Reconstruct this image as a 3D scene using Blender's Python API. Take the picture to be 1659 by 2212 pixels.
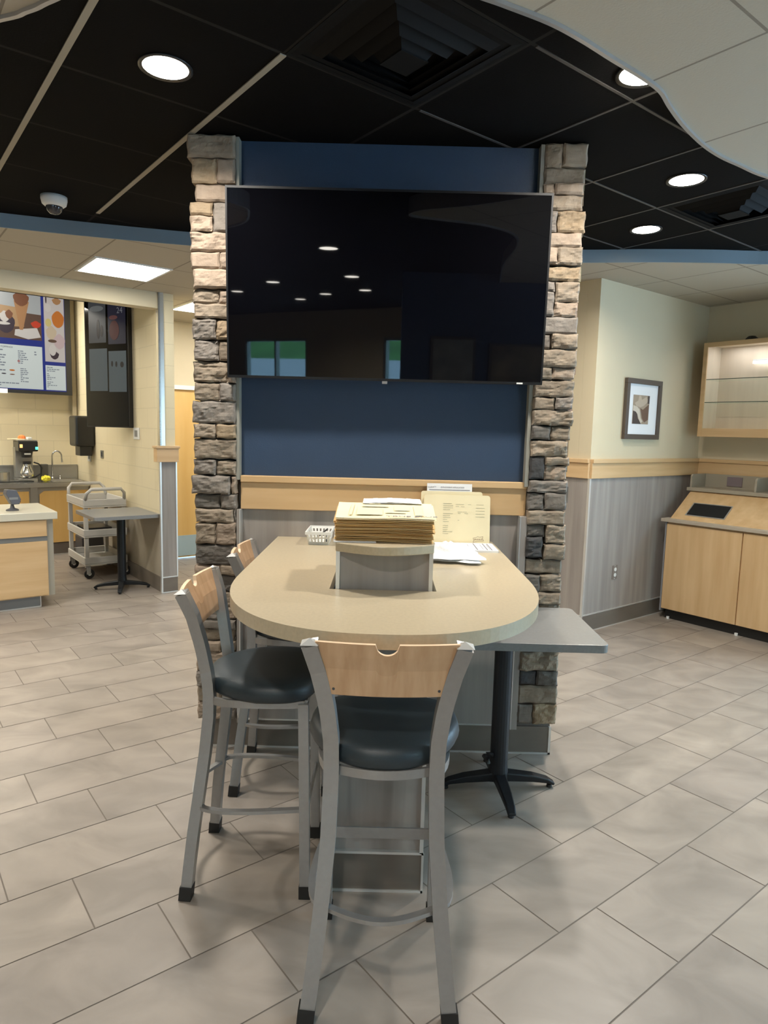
import bpy, bmesh, math, random
from mathutils import Vector, Matrix
random.seed(7)
C = bpy.context.scene.collection
for o in list(bpy.data.objects): bpy.data.objects.remove(o)

# ------------------------------------------------------------------ camera, world, exposure
CAMZ = 1.6297
pit, rol = 0.119535, -0.0251817
fwd = Vector((0, math.cos(pit), -math.sin(pit))); dn0 = Vector((0, -math.sin(pit), -math.cos(pit))); x0 = Vector((1, 0, 0))
rt = x0*math.cos(rol) + dn0*math.sin(rol); dn = -x0*math.sin(rol) + dn0*math.cos(rol)
cam = bpy.data.objects.new('camera', bpy.data.cameras.new('camera')); C.objects.link(cam)
up = -dn; bk = -fwd
cam.matrix_world = Matrix(((rt.x, up.x, bk.x, 0), (rt.y, up.y, bk.y, 0), (rt.z, up.z, bk.z, CAMZ), (0, 0, 0, 1)))
cam.data.sensor_fit = 'VERTICAL'; cam.data.sensor_height = 36.0; cam.data.lens = 36.0*1450.1/2212
cam.data.clip_start = 0.05; cam.data.clip_end = 200
bpy.context.scene.camera = cam
vs = bpy.context.scene.view_settings
vs.view_transform = 'Standard'; vs.look = 'None'; vs.gamma = 1; vs.exposure = 0.0
try: vs.use_curve_mapping = False
except Exception: pass
wd = bpy.data.worlds.new('world'); bpy.context.scene.world = wd; wd.use_nodes = True
bg = wd.node_tree.nodes['Background']; bg.inputs[0].default_value = (0.42, 0.71, 1.0, 1); bg.inputs[1].default_value = 9.5
LAMP_W = 26.0; LAMP_COL = (1.0, 0.94, 0.85); WIN_W = 75.0; WIN_COL = (0.55, 0.77, 1.0)

G = math.radians(38.0); cG, sG = math.cos(G), math.sin(G)
def W2(u, w, z=0.0): return Vector((u*cG - w*sG, u*sG + w*cG, z))
ZB, ZL = 2.95, 2.865           # black ceiling, lower ceiling

# ------------------------------------------------------------------ materials
MATS = {}
def mat(name, col, rough=0.6, metal=0.0, spec=0.5, var=0.0, scale=(8, 8, 8), bump=0.0, bscale=60.0, emit=None, estr=0.0, detail=4.0, col2=None, coat=0.0):
    if name in MATS: return MATS[name]
    m = bpy.data.materials.new(name); m.use_nodes = True; nt = m.node_tree; N = nt.nodes; K = nt.links
    b = N['Principled BSDF']; b.inputs['Base Color'].default_value = (*col, 1); b.inputs['Roughness'].default_value = rough
    b.inputs['Metallic'].default_value = metal; b.inputs['Specular IOR Level'].default_value = spec; b.inputs['Coat Weight'].default_value = coat
    if emit: b.inputs['Emission Color'].default_value = (*emit, 1); b.inputs['Emission Strength'].default_value = estr
    if var or bump or col2:
        tc = N.new('ShaderNodeTexCoord'); mp = N.new('ShaderNodeMapping'); mp.inputs['Scale'].default_value = scale
        K.new(tc.outputs['Object'], mp.inputs[0])
        nz = N.new('ShaderNodeTexNoise'); nz.inputs['Scale'].default_value = 1.0; nz.inputs['Detail'].default_value = detail
        K.new(mp.outputs[0], nz.inputs[0])
        if var or col2:
            r = N.new('ShaderNodeValToRGB'); c2 = col2 or tuple(c*(1+var) for c in col); c1 = tuple(c*(1-var) for c in col) if not col2 else col
            r.color_ramp.elements[0].position = 0.32; r.color_ramp.elements[1].position = 0.68
            r.color_ramp.elements[0].color = (*c1, 1); r.color_ramp.elements[1].color = (*c2, 1)
            K.new(nz.outputs[0], r.inputs[0]); K.new(r.outputs[0], b.inputs['Base Color'])
        if bump:
            n2 = N.new('ShaderNodeTexNoise'); n2.inputs['Scale'].default_value = bscale; n2.inputs['Detail'].default_value = 3
            K.new(tc.outputs['Object'], n2.inputs[0])
            bp = N.new('ShaderNodeBump'); bp.inputs['Strength'].default_value = bump; bp.inputs['Distance'].default_value = 0.004
            K.new(n2.outputs[0], bp.inputs['Height']); K.new(bp.outputs[0], b.inputs['Normal'])
    MATS[name] = m; return m

def gridmat(name, base, line, off, axes=(0, 1), pitch=(0.61, 0.61), lw=(0.024, 0.024), rough=0.9, stagger=0.0, bump=0.0, var=0.0, skip=None):
    """tiles with lines between them, laid out in the object's own coordinates (metres)"""
    m = bpy.data.materials.new(name); m.use_nodes = True; nt = m.node_tree; N = nt.nodes; K = nt.links
    b = N['Principled BSDF']; b.inputs['Roughness'].default_value = rough; b.inputs['Specular IOR Level'].default_value = 0.06 if base[0] < .1 else 0.3
    tc = N.new('ShaderNodeTexCoord'); sp = N.new('ShaderNodeSeparateXYZ'); K.new(tc.outputs['Object'], sp.inputs[0])
    def M(op, a, c=None):
        n = N.new('ShaderNodeMath'); n.operation = op
        for i, v in enumerate((a, c)):
            if v is None: continue
            if isinstance(v, (int, float)): n.inputs[i].default_value = v
            else: K.new(v, n.inputs[i])
        return n.outputs[0]
    a0 = M('DIVIDE', M('SUBTRACT', sp.outputs[axes[0]], off[0]), pitch[0])
    a1 = M('DIVIDE', M('SUBTRACT', sp.outputs[axes[1]], off[1]), pitch[1])
    if stagger: a0 = M('ADD', a0, M('MULTIPLY', M('FLOOR', a1), stagger))
    d0 = M('PINGPONG', a0, 0.5); d1 = M('PINGPONG', a1, 0.5)
    l0 = M('LESS_THAN', d0, lw[0]/2/pitch[0]); l1 = M('LESS_THAN', d1, lw[1]/2/pitch[1])
    ln = M('MAXIMUM', l0, l1)
    nz = N.new('ShaderNodeTexNoise'); nz.inputs['Scale'].default_value = 120; nz.inputs['Detail'].default_value = 3; K.new(tc.outputs['Object'], nz.inputs[0])
    mx = N.new('ShaderNodeMix'); mx.data_type = 'RGBA'
    mx.inputs[6].default_value = (*base, 1); mx.inputs[7].default_value = (*line, 1); K.new(ln, mx.inputs[0])
    K.new(mx.outputs[2], b.inputs['Base Color'])
    if bump:
        bp = N.new('ShaderNodeBump'); bp.inputs['Strength'].default_value = bump; bp.inputs['Distance'].default_value = 0.004
        h = M('SUBTRACT', M('MULTIPLY', nz.outputs[0], 0.4), ln); K.new(h, bp.inputs['Height']); K.new(bp.outputs[0], b.inputs['Normal'])
    return m

def attrmat(name, rough, vscale, vamt, bump, bscale, spec=0.4, stretch=(1, 1, 1), rough_var=0.0, vdetail=5):
    """base colour from the face colour attribute, varied by noise"""
    m = bpy.data.materials.new(name); m.use_nodes = True; nt = m.node_tree; N = nt.nodes; K = nt.links
    b = N['Principled BSDF']; b.inputs['Roughness'].default_value = rough; b.inputs['Specular IOR Level'].default_value = spec
    at = N.new('ShaderNodeAttribute'); at.attribute_name = 'tone'
    tc = N.new('ShaderNodeTexCoord'); mp = N.new('ShaderNodeMapping'); mp.inputs['Scale'].default_value = stretch; K.new(tc.outputs['Object'], mp.inputs[0])
    ad = N.new('ShaderNodeVectorMath'); ad.operation = 'MULTIPLY_ADD'; K.new(at.outputs['Color'], ad.inputs[0]); ad.inputs[1].default_value = (40, 40, 40); K.new(mp.outputs[0], ad.inputs[2])
    nz = N.new('ShaderNodeTexNoise'); nz.inputs['Scale'].default_value = vscale; nz.inputs['Detail'].default_value = vdetail; nz.inputs['Distortion'].default_value = 0.8; K.new(ad.outputs[0], nz.inputs[0])
    mr = N.new('ShaderNodeMapRange'); mr.inputs[1].default_value = 0.3; mr.inputs[2].default_value = 0.7; mr.inputs[3].default_value = 1-vamt; mr.inputs[4].default_value = 1+vamt; K.new(nz.outputs[0], mr.inputs[0])
    sc = N.new('ShaderNodeVectorMath'); sc.operation = 'SCALE'; K.new(at.outputs['Color'], sc.inputs[0]); K.new(mr.outputs[0], sc.inputs['Scale'])
    K.new(sc.outputs[0], b.inputs['Base Color'])
    if bump:
        n2 = N.new('ShaderNodeTexNoise'); n2.inputs['Scale'].default_value = bscale; n2.inputs['Detail'].default_value = 5; K.new(tc.outputs['Object'], n2.inputs[0])
        bp = N.new('ShaderNodeBump'); bp.inputs['Strength'].default_value = bump; bp.inputs['Distance'].default_value = 0.01
        K.new(n2.outputs[0], bp.inputs['Height']); K.new(bp.outputs[0], b.inputs['Normal'])
    return m

M_floor = attrmat('floor_tile', 0.38, 2.9, 0.20, 0.04, 12, 0.45, (1.0, 1.6, 1))
M_stone = attrmat('ledge_stone', 0.9, 14.0, 0.17, 0.45, 45, 0.2)
M_grout = mat('grout', (0.17, 0.145, 0.12), 0.9)
M_mortar = mat('mortar', (0.16, 0.14, 0.12), 0.95, bump=0.5, bscale=80)
M_cream = mat('cream_wall', (0.62, 0.535, 0.37), 0.75, var=0.02, scale=(3, 3, 3), bump=0.12, bscale=220)
M_block = gridmat('cream_block', (0.70, 0.61, 0.41), (0.62, 0.54, 0.36), (0, 0), (0, 2), (0.4, 0.2), (0.008, 0.008), 0.55, stagger=0.5, bump=0.25)
M_blockv = gridmat('cream_block_side', (0.70, 0.61, 0.41), (0.62, 0.54, 0.36), (0, 0), (1, 2), (0.4, 0.2), (0.008, 0.008), 0.55, stagger=0.5, bump=0.25)
M_navy = mat('navy_paint', (0.024, 0.048, 0.095), 0.55, var=0.03, bump=0.2, bscale=260)
M_blue = mat('blue_fascia', (0.225, 0.29, 0.34), 0.4)
M_black_ceil = gridmat('black_ceiling_tile', (0.005, 0.0047, 0.0045), (0.020, 0.0185, 0.017), (0.653, 2.26), lw=(0.016, 0.016), rough=0.8, bump=0.3)
M_beige_ceil = gridmat('beige_ceiling_tile', (0.44, 0.395, 0.31), (0.25, 0.22, 0.17), (1.43, 5.42), lw=(0.012, 0.012), rough=0.9, bump=0.4)
M_near_ceil = gridmat('beige_ceiling_tile_near', (0.42, 0.375, 0.295), (0.22, 0.19, 0.145), (0.405, -1.4), pitch=(0.615, 1.22), lw=(0.010, 0.010), rough=0.9, bump=0.4)
M_tee = mat('beige_tee', (0.30, 0.27, 0.21), 0.5)
M_tee_dark = mat('dark_tee', (0.055, 0.051, 0.047), 0.5)
M_maple = mat('maple', (0.56, 0.36, 0.175), 0.42, col2=(0.66, 0.45, 0.24), scale=(14, 14, 1.3), detail=5)
M_maple_h = mat('maple_rail', (0.56, 0.36, 0.175), 0.42, col2=(0.66, 0.45, 0.24), scale=(1.3, 1.3, 14), detail=5)
M_ply = mat('plywood_back', (0.50, 0.30, 0.16), 0.36, col2=(0.62, 0.40, 0.235), scale=(34, 20, 4), detail=5)
M_plyedge = mat('plywood_edge', (0.74, 0.54, 0.36), 0.5)
M_greywood = mat('grey_wood_laminate', (0.255, 0.225, 0.205), 0.5, col2=(0.36, 0.325, 0.295), scale=(16, 16, 0.9), detail=5)
M_bar = mat('beige_laminate', (0.46, 0.385, 0.265), 0.30, var=0.05, scale=(90, 90, 90), detail=2)
M_greytop = mat('grey_laminate', (0.20, 0.20, 0.195), 0.33, var=0.05, scale=(90, 90, 90), detail=2)
M_trimwhite = mat('white_metal_trim', (0.72, 0.72, 0.70), 0.3, metal=0.6)
M_alu = mat('aluminium_trim', (0.50, 0.50, 0.50), 0.35, metal=0.7)
M_basetile = mat('taupe_base_tile', (0.155, 0.13, 0.105), 0.5, var=0.12, scale=(3, 3, 9))
M_silver = mat('silver_frame', (0.33, 0.325, 0.315), 0.34, metal=0.55, var=0.03, scale=(60, 60, 60))
M_steel = mat('stainless', (0.55, 0.54, 0.51), 0.26, metal=0.95)
M_steel_dull = mat('stainless_brushed', (0.42, 0.41, 0.38), 0.4, metal=0.9)
M_vinyl = mat('dark_vinyl', (0.020, 0.031, 0.038), 0.47, spec=0.55, bump=0.12, bscale=420)
M_rubber = mat('black_rubber', (0.012, 0.011, 0.010), 0.6)
M_blackmetal = mat('black_metal', (0.010, 0.011, 0.013), 0.45, spec=0.35)
M_louvre = mat('matt_black_louvre', (0.006, 0.006, 0.006), 0.75, spec=0.12)
M_blackplastic = mat('black_plastic', (0.018, 0.018, 0.018), 0.35)
M_screen = mat('black_glass', (0.002, 0.002, 0.003), 0.02, spec=0.5)
M_white = mat('white_plastic', (0.75, 0.75, 0.72), 0.45)
M_paper = mat('white_paper', (0.80, 0.80, 0.80), 0.8)
M_napkin = mat('white_napkin', (0.74, 0.75, 0.76), 0.9, bump=0.3, bscale=150)
M_manila = mat('manila_paper', (0.80, 0.70, 0.46), 0.75, var=0.03, scale=(6, 6, 6))
M_kraft = mat('kraft_paper', (0.68, 0.46, 0.20), 0.8, var=0.06, scale=(5, 5, 60))
M_kraft2 = mat('pale_kraft_paper', (0.74, 0.56, 0.29), 0.8)
M_faint = mat('faint_green_print', (0.655, 0.615, 0.425), 0.8)
M_ink = mat('grey_ink', (0.22, 0.21, 0.24), 0.8)
M_brownink = mat('brown_ink', (0.22, 0.13, 0.10), 0.8)
M_bluecard = mat('blue_card', (0.10, 0.22, 0.42), 0.6)
M_cart = mat('grey_cart_plastic', (0.50, 0.48, 0.44), 0.55)
M_grey = mat('mid_grey_plastic', (0.20, 0.20, 0.20), 0.5)
M_darkbin = mat('dark_grey_bin', (0.055, 0.055, 0.06), 0.5)
M_frame = mat('brown_grey_frame', (0.085, 0.065, 0.05), 0.5)
M_hole = mat('black_void', (0.004, 0.004, 0.004), 0.9)
M_yellowfoam = mat('yellow_cloth', (0.75, 0.66, 0.05), 0.8)
M_orange = mat('orange_packet', (0.75, 0.20, 0.05), 0.6)
M_bluestrip = mat('light_blue_kickplate', (0.42, 0.54, 0.58), 0.35, metal=0.3)
M_door = mat('honey_door', (0.66, 0.40, 0.12), 0.4, col2=(0.72, 0.47, 0.17), scale=(9, 9, 0.8))
M_taupe = mat('taupe_acrylic', (0.34, 0.30, 0.23), 0.4)
M_purplegrey = mat('mauve_grey_card', (0.20, 0.16, 0.17), 0.6)
M_white_led = mat('led_tube', (1, 1, 1), 0.5, emit=(0.95, 0.97, 1.0), estr=4)
M_lens = mat('lamp_lens', (1, 1, 1), 0.4, emit=(1.0, 0.94, 0.84), estr=22)
M_panel_k = mat('kitchen_panel_lens', (1, 1, 1), 0.4, emit=(1.0, 0.95, 0.84), estr=50)
M_panel_e = mat('panel_lens', (1, 1, 1), 0.4, emit=(1.0, 0.98, 0.92), estr=22)
M_grass = mat('grass_ground', (0.10, 0.26, 0.06), 0.9, var=0.2, scale=(0.5, 0.5, 0.5))
M_asphalt = mat('pale_pavement', (0.62, 0.64, 0.68), 0.9)
def glassmat(name, tint, mixf=0.12, rough=0.02):
    m = bpy.data.materials.new(name); m.use_nodes = True; nt = m.node_tree; N = nt.nodes; K = nt.links; N.remove(N['Principled BSDF'])
    t = N.new('ShaderNodeBsdfTransparent'); t.inputs[0].default_value = (*tint, 1); g = N.new('ShaderNodeBsdfGlossy'); g.inputs['Roughness'].default_value = rough
    a = N.new('ShaderNodeMixShader'); a.inputs[0].default_value = 0.05; K.new(t.outputs[0], a.inputs[1]); K.new(g.outputs[0], a.inputs[2]); K.new(a.outputs[0], N['Material Output'].inputs[0]); return m
M_glass = glassmat('clear_glass', (0.94, 0.98, 0.96))
M_glassedge = mat('glass_edge', (0.02, 0.05, 0.04), 0.2)

# ------------------------------------------------------------------ mesh builder
class MB:
    def __init__(s): s.bm = bmesh.new()
    def box(s, x0, x1, y0, y1, z0, z1):
        v = [s.bm.verts.new((x, y, z)) for z in (z0, z1) for y in (y0, y1) for x in (x0, x1)]
        for f in ((0, 2, 3, 1), (4, 5, 7, 6), (0, 1, 5, 4), (2, 6, 7, 3), (0, 4, 6, 2), (1, 3, 7, 5)): s.bm.faces.new([v[i] for i in f])
        return s
    def quad(s, *p): s.bm.faces.new([s.bm.verts.new(q) for q in p]); return s
    def prism(s, pts, z0, z1, axis=2):
        def P(p, h):
            return {2: (p[0], p[1], h), 1: (p[0], h, p[1]), 0: (h, p[0], p[1])}[axis]
        a = [s.bm.verts.new(P(p, z0)) for p in pts]; b = [s.bm.verts.new(P(p, z1)) for p in pts]
        n = len(pts); s.bm.faces.new(a[::-1]); s.bm.faces.new(b)
        for i in range(n): s.bm.faces.new([a[i], a[(i+1) % n], b[(i+1) % n], b[i]])
        return s
    def tube(s, pts, r, n=12, close=False, r2=None, caps=True):
        pts = [Vector(p) for p in pts]; rings = []; up0 = Vector((0, 0, 1))
        for i, p in enumerate(pts):
            if close: t = pts[(i+1) % len(pts)] - pts[i-1]
            else: t = pts[min(i+1, len(pts)-1)] - pts[max(i-1, 0)]
            t.normalize()
            ref = up0 if abs(t.z) < 0.95 else Vector((0, 1, 0))
            a = t.cross(ref).normalized(); b = a.cross(t)
            rr = r if r2 is None else r + (r2-r)*i/(len(pts)-1)
            rings.append([s.bm.verts.new(p + (a*math.cos(q) + b*math.sin(q))*rr) for q in [2*math.pi*k/n for k in range(n)]])
        m = len(rings)
        for i in range(m if close else m-1):
            A, B = rings[i], rings[(i+1) % m]
            for k in range(n): s.bm.faces.new([A[k], A[(k+1) % n], B[(k+1) % n], B[k]])
        if not close and caps: s.bm.faces.new(rings[0][::-1]); s.bm.faces.new(rings[-1])
        return s
    def sweep(s, pts, w, d, side=(1, 0, 0), d2=None, w2=None):
        """rectangular bar along pts; w across 'side', d across the other direction"""
        pts = [Vector(p) for p in pts]; side = Vector(side); rings = []
        for i, p in enumerate(pts):
            t = (pts[min(i+1, len(pts)-1)] - pts[max(i-1, 0)]).normalized()
            a = (side - t*side.dot(t)).normalized(); b = t.cross(a); f = i/(len(pts)-1)
            ww = w + ((w2 if w2 is not None else w)-w)*f; dd = d + ((d2 if d2 is not None else d)-d)*f
            rings.append([s.bm.verts.new(p + a*x*ww/2 + b*y*dd/2) for x, y in ((-1, -1), (1, -1), (1, 1), (-1, 1))])
        for A, B in zip(rings, rings[1:]):
            for k in range(4): s.bm.faces.new([A[k], A[(k+1) % 4], B[(k+1) % 4], B[k]])
        s.bm.faces.new(rings[0][::-1]); s.bm.faces.new(rings[-1]); return s
    def lathe(s, prof, n=24, c=(0, 0, 0), axis='z', caps=True):
        rings = []
        for r, h in prof:
            ring = []
            for k in range(n):
                a = 2*math.pi*k/n; x, y = r*math.cos(a), r*math.sin(a)
                p = (x, y, h) if axis == 'z' else ((x, h, y) if axis == 'y' else (h, x, y))
                ring.append(s.bm.verts.new((p[0]+c[0], p[1]+c[1], p[2]+c[2])))
            rings.append(ring)
        for A, B in zip(rings, rings[1:]):
            for k in range(n): s.bm.faces.new([A[k], A[(k+1) % n], B[(k+1) % n], B[k]])
        if caps: s.bm.faces.new(rings[0][::-1]); s.bm.faces.new(rings[-1])
        return s
    def build(s, name, m, parent=None, loc=(0, 0, 0), rot=0.0, smooth=False, bev=0.0, sub=0):
        bmesh.ops.recalc_face_normals(s.bm, faces=s.bm.faces)
        me = bpy.data.meshes.new(name); s.bm.to_mesh(me); s.bm.free()
        for mm in (m if isinstance(m, (list, tuple)) else [m]): me.materials.append(mm)
        if smooth:
            for p in me.polygons: p.use_smooth = True
        o = bpy.data.objects.new(name, me); C.objects.link(o); o.location = loc; o.rotation_euler = (0, 0, rot)
        if parent: o.parent = parent
        if bev:
            b = o.modifiers.new('edge', 'BEVEL'); b.width = bev; b.segments = 2; b.limit_method = 'ANGLE'; b.angle_limit = math.radians(40)
        if sub:
            b = o.modifiers.new('sub', 'SUBSURF'); b.levels = sub; b.render_levels = sub
        return o
def tag(o, label=None, cat=None, group=None, kind=None):
    if label: o['label'] = label
    if cat: o['category'] = cat
    if group: o['group'] = group
    if kind: o['kind'] = kind
    return o
def thing(name, label, cat, loc=(0, 0, 0), rot=0.0, group=None):
    o = bpy.data.objects.new(name, None); C.objects.link(o); o.location = loc; o.rotation_euler = (0, 0, rot); o.empty_display_size = 0.05
    return tag(o, label, cat, group)
def st(o): o['kind'] = 'structure'; return o
def gthing(name, label, cat, u, w, z=0.0, group=None, rot=0.0): return thing(name, label, cat, W2(u, w, z), G+rot, group)
def copy_tree(o, parent=None):
    c = o.copy(); C.objects.link(c)
    if parent: c.parent = parent
    for ch in list(o.children): copy_tree(ch, c)
    return c
def text(body, size, name, m, parent, loc, rot, depth=0.0004, align='CENTER', sx=1.0):
    cu = bpy.data.curves.new(name, 'FONT'); cu.body = body; cu.size = size; cu.extrude = depth; cu.align_x = align
    t = bpy.data.objects.new(name, cu); C.objects.link(t)
    bpy.context.view_layer.update()
    me = bpy.data.meshes.new_from_object(t.evaluated_get(bpy.context.evaluated_depsgraph_get())); bpy.data.objects.remove(t)
    me.materials.clear(); me.materials.append(m)
    o = bpy.data.objects.new(name, me); C.objects.link(o); o.location = loc; o.rotation_euler = rot; o.scale = (sx, 1, 1)
    if parent: o.parent = parent
    return o
def paint(bm, faces, col):
    L = bm.loops.layers.float_color.get('tone') or bm.loops.layers.float_color.new('tone')
    for f in faces:
        for l in f.loops: l[L] = (*col, 1)

# ------------------------------------------------------------------ SETTING
# floor: staggered 12 x 24 inch tiles laid at the building's angle
TH = 0.660726; Lt, Bt = 0.61, 0.30215; OX, OY = -0.94312*CAMZ, 2.338021*CAMZ
mb = MB(); ct, stt = math.cos(TH), math.sin(TH); g = 0.0024
RX = lambda a, k: (OX + ct*a*Lt + stt*k*Bt, OY + stt*a*Lt - ct*k*Bt)
for k in range(-24, 42):
    s_ = (k-8)/3.0; s_ -= math.floor(s_)
    for i in range(-14, 18):
        a0 = i + s_; cx, cy = RX(a0+.5, k+.5)
        if (cx*cG+cy*sG) > 7.2 or (cx*cG+cy*sG) < -9.4 or (-cx*sG+cy*cG) > 9.9 or (-cx*sG+cy*cG) < -5: continue
        p = [RX(a0+g/Lt, k+g/Bt), RX(a0+1-g/Lt, k+g/Bt), RX(a0+1-g/Lt, k+1-g/Bt), RX(a0+g/Lt, k+1-g/Bt)]
        f = mb.bm.faces.new([mb.bm.verts.new((x, y, 0)) for x, y in p])
        t = random.uniform(-1, 1)*0.055; paint(mb.bm, [f], (0.285*(1+t), 0.245*(1+t), 0.205*(1+t*0.8)))
fl = mb.build('floor', M_floor)
for p in fl.data.polygons:
    if p.normal.z < 0: p.flip()
st(fl)
st(MB().box(-9.4, 7.2, -5.0, 9.9, -0.10, -0.0015).build('floor', M_grout, rot=G))

# walls (u,w grid turned 38 degrees)
def gwall(name, u0, u1, w0, w1, z0, z1, m): return st(MB().box(u0, u1, w0, w1, z0, z1).build(name, m, rot=G))
gwall('wall_kitchen', -9.0, 2.285, 9.6, 9.72, 0, 3.36, M_block)
gwall('wall_kitchen_side', 2.285, 2.42, 6.42, 9.72, 0, 3.36, M_blockv)
gwall('wall_hall', 2.42, 2.80, 8.0, 8.12, 0, 2.95, M_cream)
gwall('wall_hall', 3.74, 4.78, 8.0, 8.12, 0, 2.95, M_cream)
gwall('wall_hall', 2.80, 3.74, 8.0, 8.12, 2.12, 2.95, M_cream)
gwall('wall_hall_right', 4.66, 4.78, 3.391, 8.0, 0, 2.95, M_cream)
gwall('wall_right', 4.66, 6.50, 3.27, 3.39, 0, 2.95, M_cream)
def windowed(name, axis, c0, c1, a0, a1, z1, wins, m):
    """a wall with openings: wins = (start, end, sill, head)"""
    mb = MB(); cur = a0
    def B(p, q, r, s):
        if axis == 'w': mb.box(p, q, c0, c1, r, s)
        else: mb.box(c0, c1, p, q, r, s)
    for (s, e, lo, hi) in wins:
        B(cur, s, 0, z1); B(s, e, 0, lo); B(s, e, hi, z1); cur = e
    B(cur, a1, 0, z1); return st(mb.build(name, m, rot=G))
RWIN = [(-3.9, -2.4, 0.75, 2.3), (-2.2, -0.7, 0.75, 2.3), (-0.5, 1.0, 0.75, 2.3)]
BWIN = [(-7.3, -5.5, 0.7, 2.45), (-3.62, -2.4, 0.9, 2.45), (-1.2, 0.6, 0.7, 2.45), (1.6, 3.6, 0.7, 2.45)]
windowed('wall_far_right', 'u', 6.38, 6.50, -4.62, 3.27, 2.95, RWIN, M_cream)
windowed('wall_back', 'w', -4.62, -4.5, -9.0, 6.38, 2.95, BWIN, M_cream)
gwall('wall_left', -9.12, -9.0, -4.62, 9.72, 0, 3.36, M_cream)
# navy partition behind the photographer
nw = MB().box(0.14, 3.2, -1.42, -1.3, 0, 2.95).build('wall_partition', M_navy); st(nw)
# windows
wn = 0
def window(axis, c, s, e, lo, hi, mull):
    global wn; wn += 1
    r = bpy.data.objects.new('window_%d' % wn, None); C.objects.link(r); r.rotation_euler = (0, 0, G); st(r)
    fr = MB(); gl = MB(); d = 0.05; t = 0.05
    def B(m, p, q, a, b, x):
        if axis == 'w': m.box(p, q, c-x, c+x, a, b)
        else: m.box(c-x, c+x, p, q, a, b)
    B(fr, s, e, lo, lo+t, d); B(fr, s, e, hi-t, hi, d); B(fr, s, s+t, lo, hi, d); B(fr, e-t, e, lo, hi, d)
    for k in range(1, mull+1):
        q = s + (e-s)*k/(mull+1); B(fr, q-.025, q+.025, lo, hi, d)
    B(gl, s+t, e-t, lo+t, hi-t, 0.004)
    fr.build('window_frame', M_alu, r); gl.build('window_pane', M_glass, r)
for (s, e, lo, hi) in RWIN: window('u', 6.44, s, e, lo, hi, 0)
for i, (s, e, lo, hi) in enumerate(BWIN): window('w', -4.56, s, e, lo, hi, 1 if i != 1 else 0)
# outside ground
st(MB().prism([(-4.7, -0.16), (-4.7, -0.14), (-7, -0.14), (-17, 2.25), (-17, -0.16)], -40, 30, axis=0).build('floor_outside', M_asphalt, rot=G))
st(MB().prism([(-17, -0.16), (-17, 2.25), (-34, 8.0), (-34, -0.16)], -50, 40, axis=0).build('floor_outside', M_grass, rot=G))
st(MB().box(6.6, 30, -12.0, 30, -0.16, -0.14).build('floor_outside', M_asphalt, rot=G))
# daylight coming in through the right-hand and rear windows
def winlight(u, w, z, sx, sz, ang, power):
    l = bpy.data.lights.new('window_daylight', 'AREA'); l.shape = 'RECTANGLE'; l.size = sx; l.size_y = sz; l.energy = power; l.color = WIN_COL
    o = bpy.data.objects.new('window_daylight', l); C.objects.link(o); o.location = W2(u, w, z)
    o.rotation_euler = (math.radians(90), 0, G + ang); return o
for (s, e, lo, hi) in RWIN: winlight(6.36, (s+e)/2, (lo+hi)/2, e-s-.1, hi-lo-.1, math.radians(90), WIN_W)
for (s, e, lo, hi) in BWIN[2:]: winlight((s+e)/2, -4.47, (lo+hi)/2, e-s-.1, hi-lo-.1, math.radians(0), WIN_W*0.25)

# ceilings
st(MB().box(-9.0, 6.38, -4.5, 8.0, ZB, ZB+0.1).build('ceiling', M_black_ceil, rot=G))
st(MB().box(-9.0, 2.285, 6.57, 9.6, 3.34, 3.40).build('ceiling_kitchen', M_beige_ceil, rot=G))
FAR = [(-9.0, 1.0), (-6.0, 2.75), (-4.4, 3.68), (-3.4, 4.14), (-2.5, 4.468), (-1.98, 4.636), (-1.4, 4.79), (-0.7, 4.93), (0, 5.0), (0.7, 5.02), (1.38, 4.985), (1.8, 4.93), (2.25, 4.90), (2.66, 4.90), (3.3, 4.80), (4.2, 4.55), (5.5, 4.0)]
def spl(P, n=6):
    out = []
    for i in range(len(P)-1):
        p0 = P[max(i-1, 0)]; p1 = P[i]; p2 = P[i+1]; p3 = P[min(i+2, len(P)-1)]
        for k in range(n):
            t = k/n; out.append(tuple(0.5*(2*p1[j] + (p2[j]-p0[j])*t + (2*p0[j]-5*p1[j]+4*p2[j]-p3[j])*t*t + (3*p1[j]-p0[j]-3*p2[j]+p3[j])*t**3) for j in (0, 1)))
    out.append(P[-1]); return out
def to_uw(p): return (p[0]*cG + p[1]*sG, -p[0]*sG + p[1]*cG)
fc = [to_uw(p) for p in spl(FAR)]
poly = fc + [(7.0, 3.4), (4.8, 3.39), (4.78, 8.05), (2.30, 8.05), (2.30, 6.57), (-9.0, 6.57)]
st(MB().prism(poly, ZL, ZB-0.001).build('ceiling_lower', M_beige_ceil, rot=G))
def ribbon(pts, z0, z1, off, m, name):
    mb = MB(); n = len(pts); A = []
    for i, p in enumerate(pts):
        a = Vector(pts[max(i-1, 0)]); b = Vector(pts[min(i+1, n-1)]); d = (b-a).normalized(); nr = Vector((d.y, -d.x))
        q = Vector(p) + nr*off; A.append([mb.bm.verts.new((p[0], p[1], z0)), mb.bm.verts.new((q.x, q.y, z0)), mb.bm.verts.new((q.x, q.y, z1)), mb.bm.verts.new((p[0], p[1], z1))])
    for X, Y in zip(A, A[1:]):
        for k in range(4): mb.bm.faces.new([X[k], X[(k+1) % 4], Y[(k+1) % 4], Y[k]])
    return st(mb.build(name, m, rot=G, smooth=False))
ribbon(fc, ZL-0.004, ZB-0.0005, 0.012, M_blue, 'trim_1')
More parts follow.
